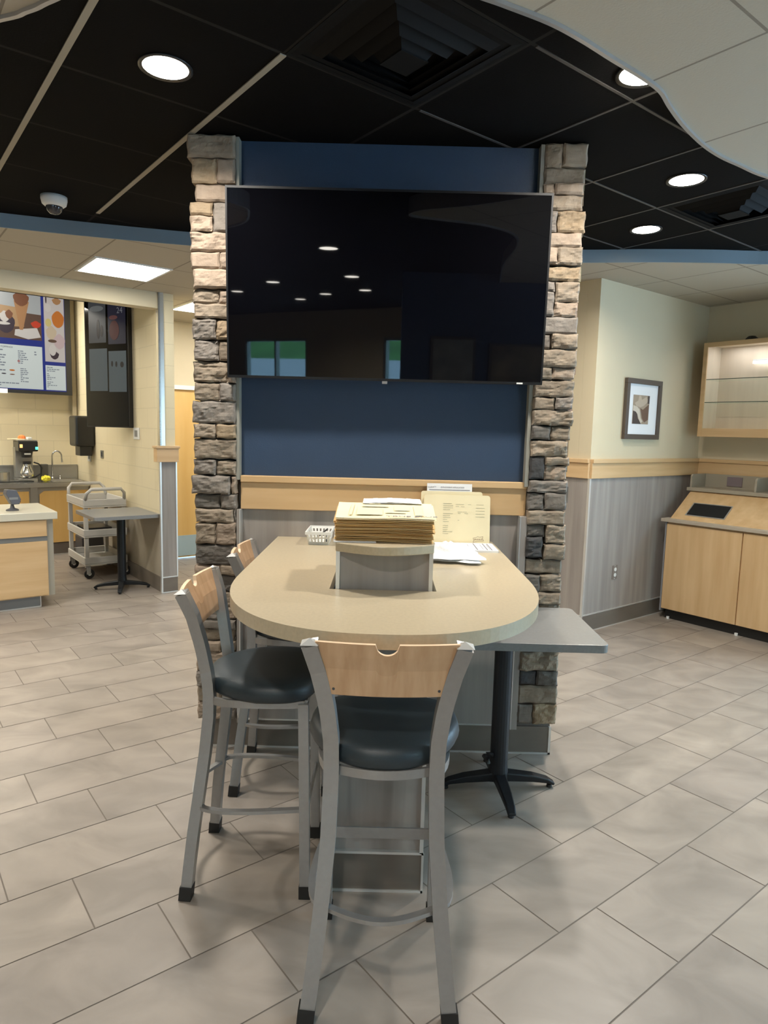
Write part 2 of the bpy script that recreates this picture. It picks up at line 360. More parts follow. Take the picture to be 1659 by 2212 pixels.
NR = [(1.2, -1.29), (1.02, 0.0), (0.97, 0.9), (0.86, 1.35), (0.62, 1.62), (0.33, 1.75), (0.14, 1.84), (0.13, 1.94), (0.20, 2.03), (0.308, 2.086), (0.461, 2.166), (0.582, 2.25), (0.72, 2.36), (0.85, 2.46), (0.95, 2.55), (1.03, 2.66), (1.14, 2.80), (1.295, 2.97), (1.43, 3.09), (1.56, 3.18), (1.753, 3.306), (2.1, 3.46), (2.7, 3.56), (3.4, 3.4), (4.4, 3.2)]
nr = spl(NR); pr = [to_uw(p) for p in nr] + [to_uw(p) for p in ((5.3, 3.1), (6.6, 1.2), (3.0, -1.29))]
st(MB().prism(pr, ZL, ZB-0.001).build('ceiling_lower', M_near_ceil, rot=G))
ribbon([to_uw(p) for p in nr], ZL-0.012, ZB-0.0005, -0.014, M_alu, 'trim_2')
NL = [(-5.5, 0.4), (-4.2, 1.5), (-3.0, 2.15), (-2.2, 2.36), (-1.6, 2.33), (-1.21, 2.216), (-1.12, 2.177), (-1.05, 2.14), (-0.93, 2.05), (-0.9, 1.85), (-1.1, 1.4), (-1.9, 0.9), (-3.2, 0.2), (-5.5, -0.6)]
nl = spl(NL); pl = [to_uw(p) for p in nl]
st(MB().prism(pl, ZL, ZB-0.001).build('ceiling_lower', M_near_ceil, rot=G))
ribbon(pl, ZL-0.012, ZB-0.0005, -0.014, M_alu, 'trim_3')
# the two paler tees of the black ceiling, and the dark ones' metal faces
mb = MB()
for u in (0.653, 1.262): mb.box(u-.012, u+.012, 2.262, 4.62 if u > 1 else 5.2, ZB-.004, ZB)
st(mb.build('trim_4', M_tee, rot=G))
mb = MB()
for u in (2.483, 3.093, 3.703, 4.313): mb.box(u-.006, u+.006, 1.04, 3.2, ZB-.003, ZB)
for w in (1.65, 2.26, 2.87): mb.box(1.9, 6.3, w-.006, w+.006, ZB-.0031, ZB)
st(mb.build('trim_5', M_tee_dark, rot=G))
# kitchen soffit beam
st(MB().box(-9.0, 2.28, 6.42, 6.57, 2.72, ZL+.4).build('wall_soffit', M_cream, rot=G))
st(MB().box(-9.0, 2.284, 6.57, 6.60, ZL, 3.40).build('wall_soffit_back', M_cream, rot=G))
# corner guard, cap, grey panel and tile on the end of the stub wall
st(MB().box(2.268, 2.318, 6.405, 6.42, 1.44, ZL).box(2.268, 2.284, 6.405, 6.47, 1.44, ZL).build('trim_6', M_steel, rot=G))
st(MB().box(2.225, 2.44, 6.375, 6.47, 1.284, 1.415).box(2.215, 2.45, 6.365, 6.48, 1.415, 1.438).build('trim_7', M_maple_h, rot=G, bev=.003))
st(MB().box(2.27, 2.425, 6.405, 6.42, 0.155, 1.284).build('trim_8', M_greywood, rot=G))
st(MB().box(2.262, 2.276, 6.398, 6.43, 0.0, 1.284).box(2.416, 2.428, 6.398, 6.43, 0.15, 1.284).box(2.27, 2.425, 6.399, 6.42, 0.148, 0.158).box(2.27, 2.425, 6.395, 6.42, 0.0, 0.008).build('trim_9', M_trimwhite, rot=G))
st(MB().box(2.276, 2.425, 6.401, 6.42, 0.008, 0.148).box(2.270, 2.285, 6.43, 9.05, 0, 0.15).build('baseboard_kitchen', M_basetile, rot=G))
st(MB().box(2.277, 2.285, 6.43, 8.95, 0.15, 0.74).build('trim_10', mat('taupe_wall_panel', (0.40, 0.35, 0.27), .5), rot=G))
# right-hand walls: rail, grey wainscot, base tile, white trims
def dado(name_i, a, fixed, axis, sgn):
    def B(mb, s, e, off, z0, z1):
        if axis == 'w': mb.box(s, e, min(fixed, fixed+sgn*off), max(fixed, fixed+sgn*off), z0, z1)
        else: mb.box(min(fixed, fixed+sgn*off), max(fixed, fixed+sgn*off), s, e, z0, z1)
        return mb
    s, e = a
    st(B(B(MB(), s, e, .022, 1.29, 1.415), s, e, .034, 1.415, 1.448).build('trim_%d' % name_i, M_maple_h, rot=G, bev=.003))
    st(B(MB(), s, e, .008, 0.15, 1.29).build('trim_%d' % (name_i+1), M_greywood, rot=G))
    st(B(MB(), s, e, .014, 0.008, 0.143).build('baseboard_right', M_basetile, rot=G))
    st(B(B(MB(), s, e, .017, 0.0, 0.009), s, e, .016, 0.143, 0.152).build('trim_%d' % (name_i+2), M_trimwhite, rot=G))
dado(11, (4.66, 6.38), 3.27, 'w', -1)
dado(14, (3.27, 8.0), 4.66, 'u', -1)
dado(17, (1.02, 3.27), 6.38, 'u', -1)
st(MB().box(4.648, 4.668, 3.256, 3.276, 0.0, 1.29).build('trim_20', M_trimwhite, rot=G))
# hall door with kick plate and header
dr = bpy.data.objects.new('door_1', None); C.objects.link(dr); dr.rotation_euler = (0, 0, G); st(dr)
MB().box(2.85, 3.69, 8.02, 8.07, 0.012, 2.07).build('door_leaf', M_door, dr)
MB().box(2.87, 3.67, 8.012, 8.02, 0.03, 0.285).build('kick_plate', M_bluestrip, dr)
MB().box(2.80, 2.85, 7.985, 8.12, 0, 2.12).box(3.69, 3.74, 7.985, 8.12, 0, 2.12).box(2.85, 3.69, 7.985, 8.12, 2.07, 2.12).build('door_frame', M_white, dr)
MB().tube([(3.60, 8.02, 1.0), (3.60, 7.96, 1.0), (3.50, 7.955, 1.0)], .011).build('door_handle', M_steel, dr)

# ------------------------------------------------------------------ the TV column
COLY = 3.29
st(MB().box(-0.90, 0.88, COLY+.012, COLY+.52, 0, ZB).build('wall_column', M_mortar))
st(MB().box(-0.705, 0.695, COLY, COLY+.012, 1.39, ZB-.002).build('wall_column_panel', M_navy))
st(MB().box(-0.705, 0.695, COLY, COLY+.012, 0.15, 1.235).build('wall_column_wainscot', M_greywood))
st(MB().box(-0.703, 0.693, COLY-.022, COLY, 1.235, 1.368).box(-0.703, 0.693, COLY-.034, COLY, 1.368, 1.400).build('trim_21', M_maple_h, bev=.003))
st(MB().box(-0.872, 0.872, COLY-.002, COLY+.50, 0.008, 0.146).build('baseboard_column', M_basetile))
st(MB().box(-0.876, 0.884, COLY-.006, COLY+.50, 0, 0.009).box(-0.70, 0.69, COLY-.004, COLY, 0.146, 0.154).box(0.872, 0.884, COLY-.006, COLY+.01, 0, 0.146).build('trim_22', M_trimwhite))
st(MB().box(-0.718, -0.703, COLY-.05, COLY+.01, 1.38, ZB-.004).box(0.676, 0.694, COLY-.05, COLY+.01, 1.38, ZB-.004).build('trim_23', mat('putty_edge_strip', (0.27, 0.265, 0.23), .7)))
st(MB().box(-0.715, -0.70, COLY-.06, COLY, 0.154, 1.235).box(0.665, 0.695, COLY-.06, COLY, 0.154, 1.235).build('trim_24', M_greywood))
st(MB().box(-0.701, -0.697, COLY-.062, COLY-.001, 0.154, 1.235).box(0.661, 0.665, COLY-.062, COLY-.001, 0.154, 1.235).build('trim_25', M_trimwhite))
STONES_LEFT = [(-0.936,-0.697,2.845,2.928,'t'),(-0.916,-0.802,2.736,2.842,'y'),(-0.800,-0.697,2.738,2.840,'p'),(-0.904,-0.697,2.660,2.733,'p'),(-0.928,-0.824,2.598,2.654,'y'),(-0.822,-0.733,2.527,2.655,'g'),
    (-0.927,-0.825,2.527,2.593,'p'),(-0.927,-0.733,2.438,2.522,'p'),(-0.926,-0.793,2.361,2.433,'p'),(-0.789,-0.734,2.361,2.434,'p'),(-0.910,-0.734,2.270,2.355,'p'),(-0.919,-0.798,2.203,2.265,'t'),
    (-0.794,-0.734,2.203,2.265,'p'),(-0.909,-0.734,2.134,2.199,'t'),(-0.920,-0.810,2.038,2.129,'g'),(-0.806,-0.734,2.040,2.129,'y'),(-0.913,-0.800,1.941,2.032,'g'),(-0.797,-0.734,1.943,2.032,'t'),
    (-0.918,-0.756,1.841,1.935,'t'),(-0.752,-0.704,1.840,1.935,'p'),(-0.914,-0.794,1.755,1.835,'t'),(-0.792,-0.700,1.754,1.836,'g'),(-0.924,-0.704,1.648,1.751,'g'),(-0.916,-0.813,1.578,1.643,'t'),
    (-0.810,-0.703,1.578,1.643,'y'),(-0.917,-0.700,1.480,1.572,'t'),(-0.920,-0.814,1.403,1.473,'g'),(-0.811,-0.702,1.403,1.470,'t'),(-0.929,-0.745,1.310,1.397,'g'),(-0.740,-0.691,1.312,1.395,'p'),
    (-0.917,-0.796,1.238,1.305,'d'),(-0.792,-0.694,1.239,1.308,'g'),(-0.911,-0.729,1.171,1.235,'t'),(-0.727,-0.703,1.171,1.236,'g'),(-0.911,-0.813,1.066,1.165,'t'),(-0.811,-0.705,1.064,1.169,'p'),
    (-0.912,-0.707,0.964,1.060,'d'),(-0.917,-0.795,0.910,0.958,'p'),(-0.792,-0.710,0.913,0.962,'t'),(-0.911,-0.805,0.831,0.905,'g'),(-0.801,-0.701,0.832,0.908,'d'),(-0.914,-0.701,0.758,0.827,'t'),
    (-0.912,-0.783,0.689,0.753,'g'),(-0.779,-0.703,0.692,0.755,'p'),(-0.911,-0.719,0.640,0.686,'g'),(-0.911,-0.724,0.582,0.636,'t'),(-0.719,-0.698,0.585,0.639,'g'),(-0.912,-0.792,0.525,0.577,'p'),
    (-0.788,-0.699,0.527,0.579,'t'),(-0.912,-0.701,0.428,0.521,'p'),(-0.913,-0.789,0.343,0.422,'g'),(-0.785,-0.701,0.344,0.425,'t'),(-0.911,-0.793,0.262,0.337,'t'),(-0.789,-0.701,0.263,0.340,'g'),
    (-0.912,-0.789,0.170,0.257,'p'),(-0.786,-0.706,0.172,0.259,'g'),]
STONES_RIGHT = [(0.662,0.770,2.843,2.919,'t'),(0.773,0.883,2.846,2.919,'t'),(0.663,0.881,2.775,2.842,'t'),(0.664,0.742,2.722,2.770,'p'),(0.745,0.874,2.724,2.772,'p'),(0.667,0.874,2.659,2.720,'t'),
    (0.671,0.761,2.561,2.650,'g'),(0.767,0.892,2.562,2.656,'y'),(0.671,0.880,2.496,2.557,'p'),(0.675,0.771,2.417,2.491,'p'),(0.774,0.887,2.416,2.493,'t'),(0.679,0.886,2.347,2.410,'y'),
    (0.671,0.770,2.298,2.340,'g'),(0.776,0.886,2.252,2.342,'t'),(0.676,0.768,2.183,2.294,'g'),(0.773,0.879,2.183,2.248,'p'),(0.670,0.883,2.104,2.179,'g'),(0.674,0.760,2.035,2.099,'g'),
    (0.766,0.886,2.036,2.102,'t'),(0.673,0.887,1.950,2.030,'t'),(0.673,0.775,1.893,1.946,'t'),(0.779,0.884,1.895,1.948,'p'),(0.685,0.887,1.812,1.889,'t'),(0.678,0.796,1.751,1.807,'t'),
    (0.800,0.881,1.755,1.809,'g'),(0.670,0.887,1.678,1.749,'t'),(0.678,0.783,1.611,1.673,'d'),(0.787,0.880,1.609,1.675,'t'),(0.673,0.869,1.531,1.604,'t'),(0.677,0.764,1.421,1.527,'k'),
    (0.765,0.882,1.489,1.529,'t'),(0.767,0.874,1.416,1.485,'p'),(0.677,0.880,1.356,1.413,'g'),(0.680,0.770,1.270,1.349,'d'),(0.775,0.879,1.272,1.354,'g'),(0.677,0.874,1.201,1.268,'t'),
    (0.679,0.781,1.141,1.197,'d'),(0.788,0.882,1.111,1.199,'t'),(0.679,0.772,1.040,1.138,'k'),(0.781,0.884,1.031,1.104,'t'),(0.677,0.875,0.959,1.025,'t'),(0.681,0.769,0.867,0.950,'d'),
    (0.773,0.878,0.870,0.953,'t'),(0.683,0.877,0.804,0.864,'t'),(0.679,0.775,0.730,0.798,'g'),(0.779,0.881,0.733,0.800,'t'),(0.678,0.881,0.654,0.727,'g'),(0.678,0.771,0.568,0.648,'t'),
    (0.776,0.881,0.571,0.651,'g'),(0.673,0.883,0.467,0.562,'t'),(0.676,0.776,0.392,0.462,'k'),(0.780,0.884,0.390,0.464,'d'),(0.681,0.889,0.295,0.385,'t'),(0.684,0.770,0.191,0.286,'g'),
    (0.772,0.887,0.190,0.291,'y'),]

TONE = {'t': (0.265, 0.215, 0.162), 'y': (0.31, 0.235, 0.155), 'p': (0.325, 0.255, 0.195), 'g': (0.205, 0.180, 0.155), 'd': (0.135, 0.122, 0.108), 'k': (0.072, 0.071, 0.072)}
from mathutils import noise as nzf
def stones(name, S, side):
    mb = MB()
    for (a, b, z0, z1, t) in S:
        if side < 0 and b > -0.74: b = min(b, -0.7185)
        if side > 0 and a < 0.72: a = max(a, 0.6945)
        if z1 > 2.895: z1 = 2.944
        outer = (side < 0 and a < -0.85) or (side > 0 and b > 0.83)
        nx = max(3, int((b-a)/.008)); nz = max(3, int((z1-z0)/.008)); yf = COLY-.062-random.uniform(0, .022); rgh = random.uniform(.002, .009)
        ph = [random.uniform(0, 9) for _ in range(4)]
        def dsp(x, z): return rgh*(nzf.noise(Vector((x*14+ph[0], z*20, ph[1])))*1.6 + abs(nzf.noise(Vector((x*22, z*45+ph[2], ph[3]))))*1.5 + .4*nzf.noise(Vector((x*70, z*90, ph[0]))))
        g = {}
        for i in range(nx+1):
            for j in range(nz+1):
                s, q = i/nx, j/nz; x = a+(b-a)*s; z = z0+(z1-z0)*q
                e = min(min(s, 1-s)*(b-a), min(q, 1-q)*(z1-z0))
                y = yf + dsp(x, z) + (.010*(1-min(1, e/.012))**2 if e < .012 else 0)
                jx = .002*math.sin(z*90+ph[0]) if i in (0, nx) else 0; jz = .0018*math.sin(x*70+ph[1]) if j in (0, nz) else 0
                g[i, j] = mb.bm.verts.new((x+jx, y, z+jz))
        F = [mb.bm.faces.new((g[i, j], g[i+1, j], g[i+1, j+1], g[i, j+1])) for i in range(nx) for j in range(nz)]
        rim = [g[i, 0] for i in range(nx+1)] + [g[nx, j] for j in range(1, nz+1)] + [g[i, nz] for i in range(nx-1, -1, -1)] + [g[0, j] for j in range(nz-1, 0, -1)]
        yb = COLY + (.46 if False else .03) ; br = []
        for v in rim:
            xx = v.co.x; 
            br.append(mb.bm.verts.new((xx, yb, v.co.z)))
        n = len(rim); F += [mb.bm.faces.new((rim[k], br[k], br[(k+1) % n], rim[(k+1) % n])) for k in range(n)]
        F.append(mb.bm.faces.new(br))
        v = random.uniform(-.10, .10); paint(mb.bm, F, tuple(c*(1+v) for c in TONE[t]))
    # the return of the same masonry down the outer side of the column
    z = 0.152; xs = -0.90 if side < 0 else 0.88
    while z < 2.9:
        h = random.uniform(.05, .10); z1 = min(z+h, 2.944); y = COLY+.034; 
        while y < COLY+.50:
            l = random.uniform(.10, .24); y1 = min(y+l, COLY+.52); o = random.uniform(.012, .035)
            n0 = len(mb.bm.faces); mb.bm.faces.ensure_lookup_table()
            mb.box(min(xs, xs+side*o), max(xs, xs+side*o), y, y1-.003, z, z1-.003); mb.bm.faces.ensure_lookup_table()
            paint(mb.bm, mb.bm.faces[n0:], tuple(c*random.uniform(.9, 1.1) for c in TONE[random.choice('ttgpyg')])); y = y1
        z = z1
    o = mb.build(name, M_stone, smooth=False)
    return st(o)
stones('wall_column_stone_left', STONES_LEFT, -1); stones('wall_column_stone_right', STONES_RIGHT, 1)

# ------------------------------------------------------------------ LAMPS
def downlight(x, y, label, power=None, z=ZB, group='round recessed downlights'):
    t = thing('recessed_downlight', label, 'ceiling light', (x, y, z), 0, group)
    mb = MB(); mb.lathe([(.083, 0.0), (.098, 0.0), (.098, -.006), (.083, -.004)], 36, caps=False); mb.build('trim_ring', M_blackplastic if z == ZB else M_white, t, smooth=True)
    MB().lathe([(.001, -.003), (.083, -.003), (.083, -.0025), (.001, -.0025)], 36).build('lens', M_lens, t)
    l = bpy.data.lights.new('bulb', 'AREA'); l.shape = 'DISK'; l.size = .15; l.energy = power or LAMP_W; l.color = LAMP_COL; l.spread = math.radians(150)
    o = bpy.data.objects.new('bulb', l); C.objects.link(o); o.parent = t; o.location = (0, 0, -.012); return t
downlight(-0.851, 2.666, 'round recessed downlight in the black ceiling left of the television column')
downlight(0.905, 2.625, 'round recessed downlight at the rim of the curved beige ceiling, highest right of the column')
downlight(1.508, 3.626, 'round recessed downlight beside the right air diffuser, middle of the three right of the column')
downlight(1.625, 4.470, 'round recessed downlight nearest the blue fascia, lowest of the three right of the column')
for x, y in ((-0.55, 0.05), (-1.47, -2.5), (-0.44, -1.8), (-2.18, -3.7), (-0.92, -3.75), (-0.33, -3.15), (-1.39, -4.6)):
    downlight(x, y, 'round recessed downlight behind the camera, seen mirrored in the television', group='downlights behind the camera')
for x, y in ((-3.0, 1.2), (-3.4, 3.4), (-4.9, 2.2), (3.6, 0.8), (-4.4, -0.2), (3.5, -1.6)):  # extra unseen downlights added to fill the room, stronger on the left
    downlight(x, y, 'added recessed downlight out of view to one side, giving extra light', 46 if x < 0 else None, group='added downlights outside the frame')
def panel(u0, u1, w0, w1, z, label, lm=None):
    t = gthing('ceiling_panel_light', label, 'ceiling light', (u0+u1)/2, (w0+w1)/2, z, 'square ceiling panel lights'); a, b = (u1-u0)/2, (w1-w0)/2
    mb = MB(); mb.box(-a, a, -b, -b+.02, -.008, 0).box(-a, a, b-.02, b, -.008, 0).box(-a, -a+.02, -b+.02, b-.02, -.008, 0).box(a-.02, a, -b+.02, b-.02, -.008, 0).build('frame', M_white, t)
    MB().box(-a+.02, a-.02, -b+.02, b-.02, -.006, -.001).build('diffuser', lm or M_panel_e, t)
panel(1.45, 2.04, 5.41, 6.01, ZL, 'bright square panel light in the beige ceiling above the menu boards')
panel(2.68, 3.28, 6.62, 7.22, ZL, 'square panel light in the hallway ceiling, half hidden behind the stone column')
for u, w in ((1.2, 7.7), (-0.6, 7.7), (1.2, 8.8), (-0.8, 8.8), (-2.6, 8.0)):
    panel(u-.3, u+.3, w-.3, w+.3, 3.34, 'square panel light in the kitchen ceiling behind the soffit', M_panel_k)
for u, w in ((3.7, 5.4), (3.7, 6.8)):  # panels added behind the column, unseen, to brighten the hall walls
    panel(u-.3, u+.3, w-.3, w+.3, ZL, 'added square panel light hidden behind the column to brighten the hallway')
for u in (.1, -1.9):
    panel(u-.3, u+.3, 5.41, 6.01, ZL, 'square panel light over the service counter beyond the left edge')
# dome camera
t = thing('dome_camera', 'small white dome security camera on the black ceiling', 'security camera', (-1.985, 4.13, ZB))
MB().lathe([(.072, 0), (.072, -.02), (.066, -.045), (.050, -.058), (.045, -.058)], 28).build('housing', M_white, t, smooth=True)
MB().lathe([(.046, -.052), (.046, -.062), (.040, -.082), (.026, -.096), (.008, -.101), (.001, -.1015)], 28).build('dome', mat('smoked_dome', (0.05, 0.05, 0.055), 0.08), t, smooth=True)
# air diffusers
def diffuser(u, w, label):
    t = gthing('air_diffuser', label, 'air vent', u, w, ZB, 'black ceiling air diffusers')
    mb = MB(); z = -.002
    for k, (r, h) in enumerate(((.29, .004), (.235, .020), (.185, .030), (.135, .038), (.085, .044))):
        i = r-.030
        for sx, sy in ((1, 0), (-1, 0), (0, 1), (0, -1)):
            if sx: p = [(sx*r, -r, z), (sx*r, r, z), (sx*i, i, z-h), (sx*i, -i, z-h)]
            else: p = [(-r, sy*r, z), (r, sy*r, z), (i, sy*i, z-h), (-i, sy*i, z-h)]
            mb.quad(*p)
    mb.build('louvres', M_louvre, t)
    MB().box(-.06, .06, -.06, .06, -.05, -.045).build('centre_plate', M_louvre, t)
    MB().box(-.30, .30, -.30, .30, -.0025, -.0005).build('backing_plate', M_louvre, t)
diffuser(1.565, 1.955, 'square black air diffuser in the ceiling directly above the camera')
diffuser(4.00, 1.955, 'square black air diffuser in the ceiling at the right, beside a downlight')

# ------------------------------------------------------------------ TELEVISION
tv = thing('television', 'large black wall-mounted flat television between the stone pilasters', 'television', (-0.012, 3.172, 1.865)); tv.rotation_euler = (math.radians(2.6), 0, 0)
MB().box(-.727, .727, .0, .03, 0, .83).box(-.45, .45, .03, .07, .12, .70).build('back_housing', M_blackplastic, tv, bev=.003)
MB().box(-.731, .731, -.004, .012, -.004, .008).box(-.731, .731, -.004, .012, .824, .834).box(-.731, -.723, -.004, .012, .008, .824).box(.723, .731, -.004, .012, .008, .824).build('bezel', mat('dark_bezel', (0.008, 0.008, 0.009), 0.45, spec=.3), tv)
MB().box(-.723, .723, -.002, 0, .008, .824).build('screen', M_screen, tv)
MB().box(-.012, .012, -.006, .004, -.016, -.004).build('sensor', M_grey, tv)
MB().box(.612, .640, -.005, -.003, -.002, .005).build('badge', M_white, tv)

# ------------------------------------------------------------------ BAR TABLE
bt = thing('bar_table', 'tall beige laminate bar table with rounded front end fixed to the column', 'table', (0.008, 0, 0))
HW, ZT = 0.530, 1.10
def barpts(hw, yf, yb, yc):
    P = [(-hw, yb)]
    for k in range(49):
        a = math.pi*k/48; c, s = math.cos(a), math.sin(a); e = 2/2.35
        P.append((-hw*math.copysign(abs(c)**e, c), yc - (yc-yf)*abs(s)**e))
    P.append((hw, yb)); return P
P = barpts(HW, 1.712, 3.288, 2.42)
hx0, hx1, hy0, hy1 = -0.185, 0.175, 2.207, 2.60
mb = MB(); bm = mb.bm
for z0, z1 in ((ZT-.042, ZT),):
    lo = [bm.verts.new((x, y, z0)) for x, y in P]; hi = [bm.verts.new((x, y, z1)) for x, y in P]
    H4 = [(hx0, hy0), (hx1, hy0), (hx1, hy1), (hx0, hy1)]
    hl = [bm.verts.new((x, y, z0)) for x, y in H4]; hh = [bm.verts.new((x, y, z1)) for x, y in H4]
    n = len(P)
    for i in range(n): bm.faces.new((lo[i], lo[(i+1) % n], hi[(i+1) % n], hi[i]))
    for i in range(4): bm.faces.new((hl[i], hh[i], hh[(i+1) % 4], hl[(i+1) % 4]))
    m_ = n//2
    # top and bottom as two halves around the hole
    for V, Hh in ((hi, hh), (lo, hl)):
        bm.faces.new([V[k] for k in range(0, m_+1)] + [Hh[0], Hh[3]])
        bm.faces.new([V[k] for k in range(m_, n)] + [Hh[2], Hh[1], Hh[0]][0:2] + [Hh[0]])
        bm.faces.new([V[n-1], V[0], Hh[3], Hh[2]])
bto = mb.build('tabletop', M_bar, bt)
MB().box(-.184, -.1665, hy0+.01, hy1-.002, 1.030, 1.050).build('opening_liner', M_hole, bt)
MB().box(.1635, .174, hy0+.01, hy1-.002, 1.030, 1.050).build('opening_liner', M_hole, bt)
# pedestal box that rises through the opening
pd = thing('pedestal_box', 'grey wood-look box pedestal rising through the bar table opening', 'pedestal', (0.006, 2.215, 0))
MB().box(-.157, .157, 0.012, .385, 0.15, 1.228).build('body', M_greywood, pd)
MB().box(-.163, -.150, -.003, .388, 0.15, 1.2285).box(.150, .163, -.003, .388, 0.15, 1.2285).build('corner_trim', M_trimwhite, pd)
MB().box(-.158, .158, 0.002, .388, 0.008, .146).build('base_tile', M_basetile, pd)
MB().box(-.162, .164, -.003, .392, 0, .009).box(-.162, .164, -.003, .392, .145, .154).box(.157, .165, -.003, .006, 0, .15).build('tile_trim', M_trimwhite, pd)
cp = [(-.165, .40)] + [(-.165+.33*k/16, -.006 - .070*math.sin(math.pi*k/16)) for k in range(17)] + [(.165, .40)]
MB().prism(cp, 1.229, 1.2585).build('cap', M_bar, pd, bev=.003)

# ------------------------------------------------------------------ THINGS ON THE BAR
# stack of folded placemat papers, each slightly shifted
random.seed(11)
NB = 24; z = 1.2600
t0 = thing('paper_stack', 'thick stack of folded manila papers on the pedestal box', 'papers', (0.006, 2.226, 0))
for k in range(NB):
    h = random.choice((.0026, .0034, .0034, .0046)); f_ = k/(NB-1.0)
    a = -.170+random.uniform(-.005, .005); b = .157+random.uniform(-.006, .008) + .008*f_; y = random.uniform(-.006, .006)
    mb = MB(); n = 16; R_ = []
    prof = [(.30, h*.42), (.004, h*.42), (.0, h*.21), (.004, 0.0), (.30, 0.0)]       # folded edge towards the camera
    wv = random.uniform(0, 6)
    for i in range(n+1):
        s = -1+2*i/n; x = a+(b-a)*i/n; xb = x*(1+.05*f_)
        zz = z + .0012*math.sin(s*3+wv) - .0035*max(0, s)**2*(1-f_)
        R_.append([mb.bm.verts.new((x if yy < .2 else xb, y+yy, zz + dz*1.9 + (.019*f_ if yy > .2 else 0))) for yy, dz in prof])
    for A, B in zip(R_, R_[1:]):
        for j in range(len(prof)): mb.bm.faces.new((A[j], A[(j+1) % len(prof)], B[(j+1) % len(prof)], B[j]))
    mb.bm.faces.new(R_[0][::-1]); mb.bm.faces.new(R_[-1])
    mb.build('folded_paper', M_manila if k >= NB-2 else (M_kraft2 if k % 4 == 1 else M_kraft), t0); z += h*1.02
zt = z + .0006
def slab(nm, x0, x1, y0, y1, z0, m, par, h=.0006): return MB().box(x0, x1, y0, y1, z0, z0+h).build(nm, m, par)
pr_ = [(-.125, -.115, .05, .40), (-.10, -.01, .06, .28), (-.085, .01, .31, .38), (.0, .07, .12, .16), (.03, .085, .20, .34), (-.06, -.02, .40, .43), (.10, .13, .06, .36)]
mb = MB()
for a, b, c, d in pr_:
    c, d = c*.62, d*.62; q = .019/.30
    mb.quad((a, c, zt+.0022+c*q), (b, c, zt+.0022+c*q), (b, d, zt+.0022+d*q), (a, d, zt+.0022+d*q))
mb.build('printed_pattern', M_faint, t0)
text('TRUE BLUE', .022, 'lettering', M_ink, t0, (.088, .012, zt+.0032), (math.radians(3.6), 0, math.radians(1)), .0003, sx=1.6)
# loose white sheets at the back of the stack and one folded under it
rp = thing('white_sheets', 'loose white sheets lying on the back of the manila paper stack', 'papers', (0.02, 2.485, zt+.0165))
mb = MB(); n = 12
for L_ in range(2):
    for i in range(n):
        x0_, x1_ = -.10+.22*i/n, -.10+.22*(i+1)/n; f = lambda x: .003+.0022*math.sin(x*25+L_)+.0025*L_
        mb.quad((x0_, .0, f(x0_)), (x1_, .0, f(x1_)), (x1_, .13, f(x1_)+.004), (x0_, .13, f(x0_)+.004))
o = mb.build('sheet', M_paper, rp); s = o.modifiers.new('thick', 'SOLIDIFY'); s.thickness = .0012
ws = tag(MB().box(-.172, -.03, .0, .20, 0, .0028).build('folded_white_paper', M_paper, None, (0.006, 2.218, 1.2590), math.radians(3)), 'white paper poking out under the manila paper stack on the left', 'papers')
# white plastic basket with round-ended slots
bk_ = thing('white_basket', 'small white slotted plastic basket at the back left of the bar table', 'basket', (-0.300, 3.155, ZT), math.radians(0))
mb = MB(); w0, w1, d0, d1, hh_ = .046, .056, .082, .105, .062
def slotted(mb, A, B, nslot, hz=hh_):
    """wall from bottom segment A to top segment B as bars with two rows of openings"""
    A0, A1 = map(Vector, A); B0, B1 = map(Vector, B)
    def pt(s, q): return (A0.lerp(A1, s)).lerp(B0.lerp(B1, s), q)
    rows = [(0, .20), (.46, .58), (.80, 1)]
    for a, b in rows: mb.quad(pt(0, a), pt(1, a), pt(1, b), pt(0, b))
    for a, b in ((.20, .46), (.58, .80)):
        m = 2*nslot+1
        for k in range(0, m, 2): mb.quad(pt(k/m, a), pt((k+1)/m, a), pt((k+1)/m, b), pt(k/m, b))
slotted(mb, ((-w0, -d0, .002), (w0, -d0, .002)), ((-w1, -d1, hh_), (w1, -d1, hh_)), 6)
slotted(mb, ((-w0, d0, .002), (w0, d0, .002)), ((-w1, d1, hh_), (w1, d1, hh_)), 6)
slotted(mb, ((-w0, -d0, .002), (-w0, d0, .002)), ((-w1, -d1, hh_), (-w1, d1, hh_)), 9)
slotted(mb, ((w0, -d0, .002), (w0, d0, .002)), ((w1, -d1, hh_), (w1, d1, hh_)), 9)
mb.quad((-w0, -d0, .002), (w0, -d0, .002), (w0, d0, .002), (-w0, d0, .002))
o = mb.build('body', M_white, bk_); s = o.modifiers.new('thick', 'SOLIDIFY'); s.thickness = .0022
MB().box(-w1-.004, w1+.004, -d1-.004, -d1+.001, hh_-.012, hh_+.001).box(-w1-.004, w1+.004, d1-.001, d1+.004, hh_-.012, hh_+.001).box(-w1-.004, -w1+.001, -d1, d1, hh_-.012, hh_+.001).box(w1-.001, w1+.004, -d1, d1, hh_-.012, hh_+.001).build('rim', M_white, bk_)
tag(MB().tube([(-.03, .01, .008), (.03, .06, .055)], .004, 8).build('dark_pen', M_blackplastic, None, (-0.300, 3.155, ZT)), 'dark pen lying in the white basket', 'pen', 'dark pens in the basket')
tag(MB().tube([(.036, -.07, .008), (.030, -.035, .05)], .004, 8).build('dark_pen', M_blackplastic, None, (-0.300, 3.155, ZT)), 'dark pen lying in the white basket', 'pen', 'dark pens in the basket')
